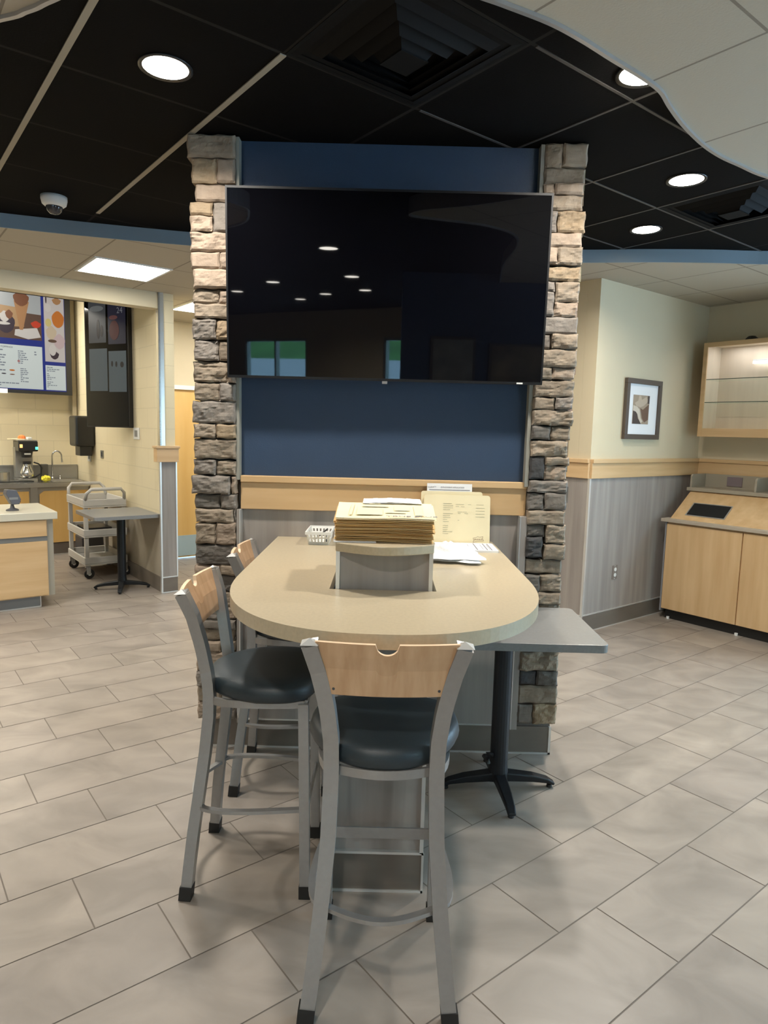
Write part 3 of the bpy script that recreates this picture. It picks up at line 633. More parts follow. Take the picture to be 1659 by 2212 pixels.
# leaning papers by the wall
def leaner(nm, x0, x1, z1, yb, yt, m, label, cat, th=.0012, r=.012, z0=ZT+.001):
    pts = [(x0, z0), (x1, z0)] + [(x1-r+r*math.cos(a), z1-r+r*math.sin(a)) for a in [k*math.pi/12 for k in range(7)]] + [(x0+r-r*math.sin(a), z1-r+r*math.cos(a)) for a in [k*math.pi/12 for k in range(7)]]
    mb = MB(); mb.prism(pts, 0, th, axis=1)
    for v in mb.bm.verts: v.co.y += yb + (yt-yb)*(v.co.z-z0)/(z1-z0)
    return tag(mb.build(nm, m), label, cat) if label else mb.build(nm, m)
blue = leaner('blue_folder', .186, .40, 1.335, 3.228, 3.2525, M_bluecard, 'blue folder whose edge shows at the left behind the manila folders', 'folder', r=.002)
we = leaner('white_folder', .180, .41, 1.338, 3.232, 3.2545, M_paper, 'white folder behind the blue one against the maple rail', 'folder', r=.002)
sh = thing('application_sheet', 'white printed form standing tallest behind the manila folders', 'paper')
s1 = leaner('sheet', .206, .424, 1.386, 3.222, 3.2485, M_paper, None, None, r=.001); s1.parent = sh
lean = math.atan2(3.2485-3.222, 1.386-1.10)
def lp(x, z, off=.0008): return (x, 3.222 + (z-1.101)*math.tan(lean) - off, z)
text('EMPLOYMENT APPLICATION', .0085, 'lettering', M_ink, sh, lp(.329, 1.3655), (math.radians(90)-lean, 0, 0), .0002, sx=1.05)
text("Culver's", .0095, 'logo', M_ink, sh, lp(.230, 1.3655), (math.radians(90)-lean, math.radians(-6), 0), .0002, sx=1.25)
mb = MB(); a = lp(.216, 1.354); b = lp(.414, 1.354); mb.quad(a, b, (b[0], b[1], b[2]+.003), (a[0], a[1], a[2]+.003)); mb.build('printed_line', M_ink, sh)
leaner('manila_folder', .178, .475, 1.349, 3.215, 3.2425, M_manila, 'manila folder standing behind the front one, its edge higher', 'folder')
mf = thing('manila_folder', 'large manila folder with faint print and a small brown stamp leaning at the front', 'folder')
f1 = leaner('cover', .192, .512, 1.333, 3.196, 3.231, M_manila, None, None, r=.014); f1.parent = mf
lean2 = math.atan2(3.231-3.196, 1.333-1.10)
def lq(x, z, off=.0009): return (x, 3.196 + (z-1.101)*math.tan(lean2) - off, z)
mb = MB()
random.seed(5)
def mark(x0, x1, z0, h):
    a, b, c, d = lq(x0, z0), lq(x1, z0), lq(x1, z0+h), lq(x0, z0+h); mb.quad(a, b, c, d)
for i in range(17):
    zz = 1.29-i*.0095
    if random.random() < .85: mark(.285, .285+random.uniform(.02, .05), zz, .0025)
for (x0_, x1_, zz) in ((.345, .385, 1.288), (.405, .420, 1.288), (.345, .362, 1.278), (.370, .388, 1.277), (.355, .378, 1.252), (.380, .400, 1.252), (.356, .370, 1.245), (.388, .405, 1.245), (.445, .480, 1.288), (.356, .364, 1.212)): mark(x0_, x1_, zz, .002)
for k in range(4): mark(.442, .486, 1.272-k*.014, .002)
mb.build('faint_print', mat('faint_print', (0.53, 0.49, 0.33), .8), mf)
mb = MB()
def stroke(p, q, w=.0012):
    a, b = Vector(lq(*p, .0012)), Vector(lq(*q, .0012)); d = (b-a).normalized(); n_ = Vector((-d.z, 0, d.x))*w/2; mb.quad(a-n_, b-n_, b+n_, a+n_)
BN = [(.432, 1.130), (.448, 1.133), (.454, 1.137), (.464, 1.134), (.480, 1.138), (.477, 1.129), (.484, 1.118), (.458, 1.115), (.432, 1.109), (.437, 1.119)]
for p, q in zip(BN, BN[1:]+BN[:1]): stroke(p, q)
mb.build('stamp_outline', M_brownink, mf)
text('TRUE BLUE', .0085, 'lettering', M_brownink, mf, lq(.4575, 1.1215, .0013), (math.radians(90)-lean2, math.radians(-3), 0), .0001, sx=.95)
pad = thing('form_pad', 'pad of white printed forms lying at the foot of the manila folders', 'papers', (0.385, 3.075, ZT), 0)
MB().box(-.14, .135, -.10, .105, 0, .009).build('sheets', M_paper, pad)
mb = MB()
for x_ in (-.09, -.02, .04, .085, .105): mb.box(x_, x_+.005, -.085, .09, .009, .0094)
for k in range(7): mb.box(-.08+.03*k, -.078+.03*k, -.07, .06, .009, .0093)
mb.build('printed_lines', M_ink, pad)
# crumpled napkins
nk = thing('crumpled_napkin', 'crumpled white napkin sheet on the bar right of the pedestal box', 'napkin', (0.295, 2.80, ZT+.004))
for L_ in range(2):
    mb = MB(); nx, ny = 30, 22; V = {}
    for i in range(nx+1):
        for j in range(ny+1):
            s, q = i/nx, j/ny; x = -.115+.225*s; y = -.10+.24*q - .03*s; e = min(s, 1-s, q, 1-q)*4
            zc = .010 + .030*max(0, math.sin(s*3.0))*max(0, math.sin(q*3.0)) + min(1, e)*(.011*abs(math.sin(s*9+q*6+L_*2))+.010*abs(math.sin(q*13-s*11))+.006*math.sin(s*27+q*15))
            V[i, j] = mb.bm.verts.new((x+.006*math.sin(q*12+L_), y+.006*math.sin(s*14), max(.001, zc*(1-.35*L_))+.000*L_))
    for i in range(nx):
        for j in range(ny): mb.bm.faces.new((V[i, j], V[i+1, j], V[i+1, j+1], V[i, j+1]))
    o = mb.build('fold', M_napkin, nk, smooth=True); o.rotation_euler.z = math.radians(8-14*L_); o.location.z = .006-.006*L_

# ------------------------------------------------------------------ BAR STOOLS
RP = [(0, 0), (.12, .010), (.24, .022), (.41, .044), (.52, .058), (.64, .070), (.72, .071), (.77, .068), (.90, .047), (1.01, .024), (1.085, -.005)]
RXs = [(0, .200), (.15, .182), (.30, .166), (.50, .150), (.70, .144), (.80, .146), (.90, .157), (1.0, .178), (1.085, .200)]
def itp(T, z):
    for (a, b), (c, d) in zip(T, T[1:]):
        if a <= z <= c: return b + (d-b)*(z-a)/(c-a)
    return T[-1][1]
def make_stool():
    t = thing('bar_stool', 'x', 'bar stool')
    for s in (-1, 1):
        zs = [.03+k*(1.055)/26 for k in range(27)]
        g_ = MB().sweep([(s*itp(RXs, z), itp(RP, z), z) for z in zs], .042, .037).build('leg', M_silver, t)
        MB().sweep([(s*.2005, -.001, 0), (s*.1965, .003, .046)], .047, .042).build('foot_cap', M_rubber, g_)
        mb = MB(); x_, y_ = s*.2, -.005; b_ = [(x_-.023, y_-.020, 1.083), (x_+.023, y_-.020, 1.083), (x_+.023, y_+.020, 1.086), (x_-.023, y_+.020, 1.086)]
        mb.bm.faces.new([mb.bm.verts.new(p) for p in b_]); ap = (x_, y_, 1.098)
        for k in range(4): mb.quad(b_[k], b_[(k+1) % 4], ap)
        mb.build('post_cap', M_trimwhite, g_)
        f_ = MB().sweep([(s*.178, .41, .03), (s*.176, .405, .36), (s*.172, .398, .705)], .034, .034).build('leg', M_silver, t)
        MB().sweep([(s*.178, .4105, 0), (s*.178, .41, .046)], .040, .040).build('foot_cap', M_rubber, f_)
    # seat frame: flat band bowed outwards at the sides and back
    def band(pts, z, h, th, name, m):
        mb = MB(); mb.sweep([(x, y, z) for x, y in pts], th, h, side=(0, 0, 0.0001)) if False else None
        n = len(pts); R = []
        for i, (x, y) in enumerate(pts):
            a = Vector(pts[max(i-1, 0)]); b = Vector(pts[min(i+1, n-1)]); d = (b-a).normalized(); nr_ = Vector((-d.y, d.x))*th/2
            R.append([mb.bm.verts.new((x-nr_.x, y-nr_.y, z-h/2)), mb.bm.verts.new((x+nr_.x, y+nr_.y, z-h/2)), mb.bm.verts.new((x+nr_.x, y+nr_.y, z+h/2)), mb.bm.verts.new((x-nr_.x, y-nr_.y, z+h/2))])
        for A, B in zip(R, R[1:]):
            for k in range(4): mb.bm.faces.new([A[k], A[(k+1) % 4], B[(k+1) % 4], B[k]])
        mb.bm.faces.new(R[0][::-1]); mb.bm.faces.new(R[-1]); return mb.build(name, m, t)
    sidepts = lambda s, b: [(s*(.146+(.176-.146)*q + b*math.sin(math.pi*q**.6)), .072+.33*q) for q in [k/14 for k in range(15)]]
    back = lambda b: [(-.13+.26*q, .075 - b*math.sin(math.pi*q)) for q in [k/14 for k in range(15)]]
    for s in (-1, 1): band(sidepts(s, .030), .702, .026, .010, 'seat_frame', M_silver)
    band(back(.028), .702, .026, .010, 'seat_frame', M_silver); band([(-.172, .405), (.172, .405)], .702, .026, .012, 'seat_frame', M_silver)
    # foot rest
    sp2 = lambda s, b: [(s*(.162+(.176-.162)*q + b*math.sin(math.pi*q**.55)), .036+.37*q) for q in [k/16 for k in range(17)]]
    for s in (-1, 1): band(sp2(s, .035), .322, .012, .020, 'footrest_bar', M_silver)
    band([(-.15+.30*q, .036 - .052*math.sin(math.pi*q)) for q in [k/16 for k in range(17)]], .318, .012, .020, 'footrest_bar', M_silver)
    band([(-.176, .41), (.176, .41)], .304, .038, .006, 'footrest_plate', M_silver)
    # cushion
    out = []
    N_ = 56
    for k in range(N_):
        a = 2*math.pi*k/N_; c, s = math.cos(a), math.sin(a); e = .55
        X = math.copysign(abs(c)**e, c); Y = math.copysign(abs(s)**e, s)
        y = .245 + .185*Y + (.012*(1-X*X) if Y > 0 else -.022*(1-X*X)*abs(Y)**2)
        wdt = .128 + (.222-.128)*min(1, max(0, (y-.04)/.20))**.7; out.append((X*wdt, y))
    mb = MB(); cx_, cy_ = 0, .24
    prev = None
    for sc_, z in ((.96, .716), (1.0, .726), (1.012, .744), (1.0, .760), (.965, .772), (.88, .781), (.70, .787), (.40, .789), (.12, .790)):
        r = [mb.bm.verts.new((cx_+(x-cx_)*sc_, cy_+(y-cy_)*sc_, z)) for x, y in out]
        if prev:
            for k in range(N_): mb.bm.faces.new((prev[k], prev[(k+1) % N_], r[(k+1) % N_], r[k]))
        else: mb.bm.faces.new(r[::-1])
        prev = r
    mb.bm.faces.new(prev); mb.build('seat', M_vinyl, t, smooth=True)
    # plywood back with half-round notch
    mb = MB(); cols = 44; R = .031
    ztop, zbot = 1.092, .938; F0 = []; xs_ = sorted(set([-1+2*k/cols for k in range(cols+1)] + [k*R/.186/6 for k in range(-6, 7)] + [-R/.186-.0001, R/.186+.0001]))
    yy = lambda x, z: itp(RP, z) - .004 - .020*(1-(x/.186)**2)
    fr_, bk2, top_, bot_ = [], [], [], []
    for s in xs_:
        x_t = s*.186; zt_ = ztop - (math.sqrt(max(0, R*R-x_t*x_t)) if abs(x_t) <= R else 0)
        hw_b = .153; x_b = s*hw_b
        col = []
        for q in (0, .25, .5, .75, 1):
            z = zbot+(zt_-zbot)*q; x = x_b + (s*(.153+(.186-.153)*(z-zbot)/(ztop-zbot)) - x_b); col.append((x, z))
        fr_.append([mb.bm.verts.new((x, yy(x, z)+.006, z)) for x, z in col]); bk2.append([mb.bm.verts.new((x, yy(x, z)-.006, z)) for x, z in col])
    n_ = len(xs_)
    for i in range(n_-1):
        for j in range(4):
            mb.bm.faces.new((fr_[i][j], fr_[i][j+1], fr_[i+1][j+1], fr_[i+1][j])); mb.bm.faces.new((bk2[i][j], bk2[i+1][j], bk2[i+1][j+1], bk2[i][j+1]))
        for A in ((4,), (0,)):
            f = mb.bm.faces.new((fr_[i][A[0]], bk2[i][A[0]], bk2[i+1][A[0]], fr_[i+1][A[0]])); f.material_index = 1
    for i in (0, n_-1):
        for j in range(4): f = mb.bm.faces.new((fr_[i][j], fr_[i][j+1], bk2[i][j+1], bk2[i][j])); f.material_index = 1
    bb = mb.build('backrest', [M_ply, M_plyedge], t)
    for s in (-1, 1): MB().lathe([(.001, -.0005), (.0038, -.0005), (.0038, .0015), (.001, .0015)], 10, (s*.139, yy(.139, .955)-.0068, .955), 'y').build('screw', M_darkbin, bb)
    return t
s1 = make_stool(); s1.location = (0.018, 1.680, 0); tag(s1, 'bar stool seen from behind at the rounded front end of the bar table', 'bar stool', 'plywood-back bar stools')
def put_stool(x, y, rot, label):
    c = copy_tree(s1); c.location = (x, y, 0); c.rotation_euler = (0, 0, rot); return tag(c, label, 'bar stool', 'plywood-back bar stools')
put_stool(-0.655, 2.362, math.radians(-90), 'bar stool at the left long side of the bar table, nearer of the two there')
put_stool(-0.640, 3.030, math.radians(-90), 'bar stool at the left side next to the stone column, mostly hidden under the bar')

# ------------------------------------------------------------------ PEDESTAL TABLES
def ped_table(t, x0, x1, y0, y1, cx, cy, zt, arms, rot=0.0, topm=None, r=.03):
    P_ = []
    for (qx, qy, a0) in ((x1-r, y1-r, 0), (x0+r, y1-r, 90), (x0+r, y0+r, 180), (x1-r, y0+r, 270)):
        for k in range(7): a = math.radians(a0+15*k); P_.append((qx+r*math.cos(a), qy+r*math.sin(a)))
    MB().prism(P_, zt-.034, zt).build('tabletop', topm or M_greytop, t, bev=.002)
    MB().lathe([(.001, .055), (.046, .055), (.044, .09), (.041, .12), (.041, zt-.05), (.001, zt-.05)], 20, (cx, cy, 0)).box(cx-.16, cx+.16, cy-.02, cy+.02, zt-.05, zt-.034).box(cx-.02, cx+.02, cy-.16, cy+.16, zt-.05, zt-.034).build('post', M_blackmetal, t, smooth=False)
    for a in arms:
        d = Vector((math.cos(a), math.sin(a), 0)); p = Vector((cx, cy, 0))
        MB().sweep([p + Vector((0, 0, .062)), p+d*.05+Vector((0, 0, .060)), p+d*.16+Vector((0, 0, .050)), p+d*.23+Vector((0, 0, .036)), p+d*.265+Vector((0, 0, .018))], .060, .050, side=(-d.y, d.x, 0), w2=.036, d2=.014).build('base_arm', M_blackmetal, t, bev=.006)
        MB().lathe([(.012, 0), (.014, .002), (.012, .014)], 12, tuple(p+d*.245)).build('glide', M_rubber, t)
lt = thing('pedestal_table', 'low grey square table with black cross base tucked against the right pilaster', 'table')
ped_table(lt, .225, .925, 2.625, 3.205, .56, 2.95, .795, [math.radians(a) for a in (-86, 4, 94, 184)])
MB().tube([(.525, 2.93, .17), (.50, 2.90, .19), (.505, 2.91, .14)], .012, 8).build('cable_clip', M_blackplastic, lt)
gt = gthing('pedestal_table', 'small grey table with black base beside the cart and kitchen wall', 'table', 0, 0)
ped_table(gt, 1.66, 2.275, 6.44, 7.13, 2.005, 6.80, .775, [math.radians(a) for a in (-112, -22, 68, 158)])
# ------------------------------------------------------------------ RIGHT SIDE: waste cabinet, rack, display case, picture, outlet
wc = gthing('waste_cabinet', 'long maple waste cabinet with sloping front and black opening against the right wall', 'cabinet', 5.70, 0)
c0, c1 = 1.30, 3.165                                    # along w
body = MB().box(.012, .66, c0, c1-.004, .092, .885).prism([(.03, .915), (.36, 1.155), (.66, 1.155), (.66, .885), (.03, .885)], c0, c1-.02, axis=1)
for v in body.bm.verts: pass
body.build('carcass', M_maple, wc)
for (a, b) in ((2.492, 3.150), (1.82, 2.482), (1.31, 1.81)):
    MB().box(-.006, .014, a, b, .096, .872).build('door', M_maple, wc, bev=.002)
MB().box(-.004, .66, c1-.012, c1+.002, .07, .885).build('edge_trim', mat('blue_grey_edge', (.22, .22, .23), .5), wc)
MB().box(-.028, .10, c0, c1+.035, .888, .918).build('front_ledge', mat('taupe_ledge', (.42, .36, .285), .4), wc, bev=.003)
MB().box(.335, .665, c0, c1+.01, 1.156, 1.188).build('counter_slab', M_taupe, wc, bev=.003)
# sloping opening with its metal rim
sl = math.atan2(1.155-.915, .33); ox_, oz_ = .03, .915
def SP(s, w, o=0.0): return (ox_ + s*math.cos(sl) - o*math.sin(sl), w, oz_ + s*math.sin(sl) + o*math.cos(sl))
mb = MB()
def splate(mb, s0, s1, w0, w1, o):
    mb.quad(SP(s0, w0, o), SP(s1, w0, o), SP(s1, w1, o), SP(s0, w1, o))
splate(mb, .075, .235, 2.70, 3.03, .0015); mb.build('waste_opening', M_hole, wc)
mb = MB()
for a in ((.065, .075, 2.69, 3.04), (.235, .245, 2.69, 3.04), (.075, .235, 2.69, 2.70), (.075, .235, 3.03, 3.04)): splate(mb, *a, .003)
mb.build('opening_rim', M_alu, wc)
MB().box(.05, .60, c0+.05, c1-.03, 0.0, .092).build('toe_kick', M_rubber, wc)
for w_ in (3.10, 2.49): MB().lathe([(.014, 0), (.014, .02)], 12, (.035, w_, 0)).build('levelling_foot', M_white, wc)
ra = gthing('condiment_rack', 'low taupe divided condiment rack on top of the waste cabinet', 'rack', 6.06, 0, 1.188)
def divider(w_):
    P = [(0, 0), (.0, .10), (.012, .118), (.03, .122), (.26, .122), (.26, 0)]
    mb = MB(); mb.prism(P, w_-.009, w_+.009, axis=1); mb.build('divider', M_taupe, ra, bev=.002)
for w_ in (3.15, 2.58, 2.0): divider(w_)
MB().box(.245, .262, 2.0, 3.14, 0, .122).build('back_board', M_taupe, ra)
MB().box(.236, .2445, 2.80, 2.935, .02, .105).build('label_card', M_purplegrey, ra)
dc = gthing('display_case', 'wall-hung maple display case with lit interior and glass shelves', 'display case', 6.10, 0, 1.655)
a0, a1 = 1.7, 3.14; hgt = .84
M_mapin = mat('pale_maple_inside', (.66, .55, .42), .5, col2=(.72, .61, .47), scale=(14, 14, 1.2))
MB().box(0, .278, a1-.018, a1, 0, hgt).box(0, .278, a0, a0+.018, 0, hgt).box(0, .278, a0+.018, a1-.018, hgt-.02, hgt).box(0, .278, a0+.018, a1-.018, 0, .02).box(.268, .278, a0+.018, a1-.018, .02, hgt-.02).build('carcass', M_mapin, dc)
MB().box(-.016, 0, a1-.035, a1+.003, 0, hgt).box(-.016, 0, a0, a1-.035, hgt-.04, hgt).box(-.016, 0, a0, a1-.035, 0, .075).build('face_frame', M_maple_h, dc, bev=.002)
MB().box(0, .27, a0+.02, a1-.02, .02, .075).build('plinth', M_maple_h, dc)
for z_ in (.515, .310):
    g_ = MB().box(.006, .262, a0+.02, a1-.02, z_-.004, z_+.002).build('glass_shelf', M_glass, dc)
    MB().box(.003, .006, a0+.02, a1-.02, z_-.004, z_+.002).build('shelf_edge', M_glassedge, g_)
MB().box(.20, .235, a0+.1, 2.80, .655, .675).build('light_tube', M_white_led, dc)
MB().box(.20, .24, a0+.1, 2.80, .675, .69).build('light_housing', M_white, dc)
l = bpy.data.lights.new('bulb', 'AREA'); l.shape = 'RECTANGLE'; l.size = .10; l.size_y = 1.2; l.energy = 3.2; l.color = (.93, .95, 1)
o = bpy.data.objects.new('bulb', l); C.objects.link(o); o.parent = dc; o.location = (.13, 2.42, hgt-.024)
tag(MB().lathe([(.001, 0), (.05, 0), (.055, .02), (.03, .045), (.001, .05)], 14).build('dark_bowl', M_blackplastic, None, W2(6.24, 2.80, 1.655+hgt)), 'small dark rounded object lying on top of the display case', 'object')
pf = gthing('framed_picture', 'small framed sepia picture with wide white mat on the beige wall', 'picture', 5.336, 3.268, 1.617)
hw, hh2 = .268, .508
mb = MB(); mb.box(-hw, hw, -.032, 0, 0, .042).box(-hw, hw, -.032, 0, hh2-.042, hh2).box(-hw, -hw+.042, -.032, 0, .042, hh2-.042).box(hw-.042, hw, -.032, 0, .042, hh2-.042); mb.build('frame', M_frame, pf, bev=.003)
MB().box(-hw+.04, hw-.04, -.014, -.004, .04, hh2-.04).build('mat_board', M_paper, pf)
def flat(mb, pts, y): mb.bm.faces.new([mb.bm.verts.new((x, y, z)) for x, z in pts])
def shape(name, m, par, pts, y): mb = MB(); flat(mb, pts, y); return mb.build(name, m, par)
x0p, z0p, wP, hP = -.150, .130, .250, .245
Sx = lambda s, q: (x0p + wP*s, z0p + hP*q)
pa = shape('picture_print', mat('sepia_tan', (.36, .28, .20), .5), pf, [Sx(0, 0), Sx(1, 0), Sx(1, 1), Sx(0, 1)], -.0148)
shape('print_patch', mat('sepia_brown', (.15, .085, .055), .5), pa, [Sx(.45, .56), Sx(.62, .50), Sx(.98, .70), Sx(.98, .16), Sx(.75, .06), Sx(.6, .2)], -.0152)
shape('print_patch', mat('sepia_dark', (.07, .05, .04), .5), pa, [Sx(.03, 0), Sx(.55, 0), Sx(.5, .14), Sx(.35, .18), Sx(.3, .33), Sx(.22, .42), Sx(.03, .45)], -.0154)
shape('print_patch', mat('sepia_cream', (.62, .54, .44), .5), pa, [Sx(.02, .64), Sx(.26, .60), Sx(.42, .50), Sx(.52, .20), Sx(.64, .10), Sx(.54, .02), Sx(.40, .16), Sx(.30, .34), Sx(.20, .42), Sx(.02, .46)], -.0156)
shape('print_patch', mat('sepia_light', (.50, .40, .30), .5), pa, [Sx(.1, .72), Sx(.3, .80), Sx(.34, .98), Sx(.46, .98), Sx(.52, .84), Sx(.80, .96), Sx(.92, .80), Sx(.66, .64), Sx(.46, .58), Sx(.2, .62)], -.0158)
shape('print_patch', mat('sepia_dark', (.07, .05, .04), .5), pa, [Sx(.88, .72), Sx(1, .72), Sx(1, .99), Sx(.88, .99)], -.0159)
ol = gthing('wall_outlet', 'brown duplex outlet with white sockets low on the grey wainscot', 'outlet', 5.092, 3.262, .473)
MB().box(-.037, .037, -.006, 0, -.06, .06).build('plate', mat('taupe_plate', (.20, .17, .15), .5), ol, bev=.002)
for z_ in (-.024, .024): MB().lathe([(.001, -.009), (.017, -.009), (.017, -.006), (.001, -.006)], 16, (0, 0, z_), 'y').build('socket', M_white, ol)
for z_ in (-.055, .055): MB().lathe([(.001, -.0075), (.004, -.0075), (.004, -.005), (.001, -.005)], 8, (-.006, 0, z_), 'y').build('screw', M_white, ol)

# ------------------------------------------------------------------ LEFT FRONT COUNTER
fc_ = gthing('service_counter', 'maple service counter with cream top entering from the left edge', 'counter', 0, 6.40)
MB().box(-3.2, 1.345, 0, .80, .79, .853).build('countertop', mat('cream_solid_surface', (.60, .56, .45), .3), fc_, bev=.004)
MB().box(-3.2, 1.262, .03, .78, .105, .79).build('body', M_maple, fc_)
MB().box(1.262, 1.312, .035, .78, .105, .79).build('end_trim', mat('taupe_edge', (.33, .30, .24), .5), fc_)
MB().box(-3.2, 1.262, .022, .03, .600, .640).build('pull_channel', mat('grey_channel', (.22, .22, .21), .4, metal=.4), fc_)
for a, b in ((.30, 1.255), (-.70, .29)):
    MB().box(a, b, .014, .030, .115, .598).build('door', M_maple_h, fc_, bev=.001)
    MB().box(a, b, .014, .030, .642, .784).build('drawer_front', M_maple_h, fc_, bev=.001)
MB().box(-3.2, 1.20, .075, .70, .0, .105).build('toe_kick', mat('grey_kick', (.20, .195, .19), .5), fc_)
MB().box(-3.2, 1.203, .071, .076, .0, .010).box(1.196, 1.204, .071, .08, .0, .105).build('kick_trim', M_trimwhite, fc_)
cr = gthing('card_reader', 'dark card payment terminal on a round swivel stand on the service counter', 'card reader', 1.035, 6.66, .853, rot=math.radians(10))
MB().lathe([(.052, 0), (.052, .006), (.046, .012), (.020, .022), (.014, .045), (.012, .062), (.001, .062)], 22).build('stand', M_darkbin, cr, smooth=True)
MB().prism([(-.012, .055), (.048, .056), (.062, .098), (.028, .180), (-.048, .190), (-.060, .150)], -.04, .04, axis=1).build('housing', mat('slate_plastic', (.085, .085, .10), .45), cr, bev=.005)
mb = MB(); mb.box(.050, .0605, -.028, .028, .072, .086); mb.build('card_slot', M_hole, cr)
MB().box(-.036, .036, -.0415, -.040, .10, .12).build('side_panel', M_grey, cr)
tag(MB().tube([(-.068, 0, .14), (-.12, .02, .135), (-.25, .05, .10), (-.5, .08, .012), (-.9, .1, .006)], .0035, 8).build('cable', M_blackplastic, None, W2(1.035, 6.66, .853), G), 'thin dark cable running left from the card terminal', 'cable')

# ------------------------------------------------------------------ KITCHEN BACK COUNTER
kc = gthing('sink_counter', 'stainless steel sink counter along the block wall with maple doors', 'counter', 0, 8.98)
def rnd(x0, x1, y0, y1, z0, z1, r=.02): return MB().box(x0, x1, y0, y1, z0, z1)
MB().box(-3.5, 2.275, .0, .58, .895, .905).box(-3.5, 2.275, .0, .035, .845, .905).build('top', M_steel, kc, bev=.008)
st(MB().box(-3.5, 2.275, 9.575, 9.60, .906, 1.085).box(-3.5, 2.275, 9.565, 9.60, 1.075, 1.09).build('trim_27', M_steel_dull, rot=G))
MB().box(-3.5, 2.275, .05, .59, .15, .84).build('cabinet_body', M_steel_dull, kc)
for a, b in ((1.70, 2.27), (.95, 1.585), (.30, .93)):
    P = [(a, .155), (b, .155), (b, .80), (b-.05, .80), (a+.05, .80), (a, .76)]
    MB().prism(P, .030, .050, axis=1).build('door', M_door, kc)
MB().box(1.60, 1.68, .02, .05, .14, .845).build('leg_post', M_steel, kc)
MB().box(-3.5, 2.28, .055, .6, 0, .145).build('base_tile', M_basetile, kc)
MB().box(-3.5, 2.28, .048, .056, 0, .008).build('base_trim', M_trimwhite, kc)
mb = MB(); mb.box(1.88, 2.22, .10, .50, .906, .9075); mb.build('sink_bowl', M_steel_dull, kc)
MB().box(1.865, 2.235, .085, .10, .905, .9085).box(1.865, 2.235, .50, .515, .905, .9085).box(1.865, 1.88, .10, .50, .905, .9085).box(2.22, 2.235, .10, .50, .905, .9085).build('sink_rim', M_steel, kc)
fa = gthing('faucet', 'tall gooseneck chrome faucet at the kitchen sink', 'faucet', 1.955, 9.50, .905)
MB().tube([(0, 0, 0), (0, 0, .30)] + [(.055-.055*math.cos(a), -.02*math.sin(a/2), .30+.065*math.sin(a)) for a in [k*math.pi/12 for k in range(1, 13)]] + [(.112, -.03, .22)], .010, 10).build('spout', M_steel, fa, smooth=True)
MB().lathe([(.02, 0), (.02, .02), (.012, .03), (.001, .03)], 14).build('base_ring', M_steel, fa)
for s in (-.09, .09):
    MB().lathe([(.014, 0), (.014, .035), (.02, .045), (.001, .05)], 12, (s, 0, 0)).build('handle', M_steel, fa, smooth=True)
cm = gthing('coffee_maker', 'commercial coffee maker with black brew head and glass pot on the steel counter', 'coffee maker', 1.60, 9.22, .905)
MB().box(-.105, .105, -.12, .20, 0, .045).build('base', M_steel, cm, bev=.006)
MB().box(-.105, .09, .06, .20, .045, .42).build('column', M_steel_dull, cm, bev=.006)
MB().box(-.10, .115, -.15, .20, .375, .50).build('brew_head', M_blackplastic, cm, bev=.012)
MB().box(-.105, .11, -.15, .20, .50, .512).build('top_lid', M_steel_dull, cm)
MB().lathe([(.001, .30), (.055, .30), (.075, .375), (.001, .375)], 24, (0, -.05, 0)).build('filter_basket', M_blackplastic, cm, smooth=False)
MB().box(-.035, .035, -.135, -.115, .335, .355).build('basket_label', M_white, cm)
pot = MB().lathe([(.001, .05), (.068, .05), (.082, .085), (.078, .12), (.045, .19), (.040, .21), (.043, .225)], 26, (0, -.05, 0)).build('glass_pot', mat('pot_steel', (.6, .6, .58), .12, metal=.85), cm, smooth=True)
MB().lathe([(.036, .222), (.052, .222), (.050, .25), (.001, .25)], 20, (0, -.05, 0)).build('pot_lid', M_blackplastic, cm)
MB().tube([(.075, -.06, .24), (.13, -.07, .22), (.165, -.07, .17), (.15, -.07, .10), (.09, -.06, .06), (-.03, -.13, .06)], .009, 8).build('pot_handle', M_blackplastic, cm, smooth=True)
MB().box(.085, .112, -.156, -.150, .40, .43).build('green_light', mat('green_led', (.1, .9, .5), .4, emit=(.05, 1, .45), estr=4), cm)
MB().box(-.085, -.055, -.156, -.150, .42, .46).build('orange_switch', mat('orange_led', (.9, .5, .2), .4, emit=(1, .45, .15), estr=1.6), cm)
tag(MB().box(-.17, -.01, -.02, .16, 0, .012).build('filter_tray', M_manila, None, W2(1.60, 9.22, .905+.5125), G), 'flat cream tray on top of the coffee maker', 'tray')
tag(MB().lathe([(.001, 0), (.045, 0), (.04, .03), (.015, .045), (.001, .046)], 9).build('orange_packet', M_orange, None, W2(1.60, 9.22, .905+.525)+Vector((-.045, .01, 0)), .3), 'crumpled orange packet on top of the coffee maker', 'packet')
tag(MB().box(-.03, .03, -.02, .02, 0, .035).build('white_packet', M_white, None, W2(1.645, 9.22, .905+.5125), G+.4, bev=.008), 'small white packet beside the orange one on the coffee maker', 'packet')
tag(MB().lathe([(.001, 0), (.10, 0), (.11, .01), (.11, .12), (.105, .12), (.100, .012), (.001, .012)], 28).build('steel_pan', M_steel, None, W2(1.31, 9.22, .905), 0, smooth=False), 'round stainless pan at the left of the coffee maker', 'pan')
tag(MB().box(-.038, .038, -.05, .05, 0, .205).build('dark_steel_box', mat('dark_steel', (.13, .125, .11), .45, metal=.6), None, W2(1.83, 9.36, .905), G, bev=.004), 'tall dark steel box between coffee maker and faucet', 'box')
mb = MB(); random.seed(3)
bmesh.ops.create_icosphere(mb.bm, subdivisions=3, radius=.055)
for v in mb.bm.verts: v.co *= random.uniform(.75, 1.15); v.co.z = v.co.z*.7 + .040
for v in mb.bm.verts: v.co.z = max(0.001, v.co.z)
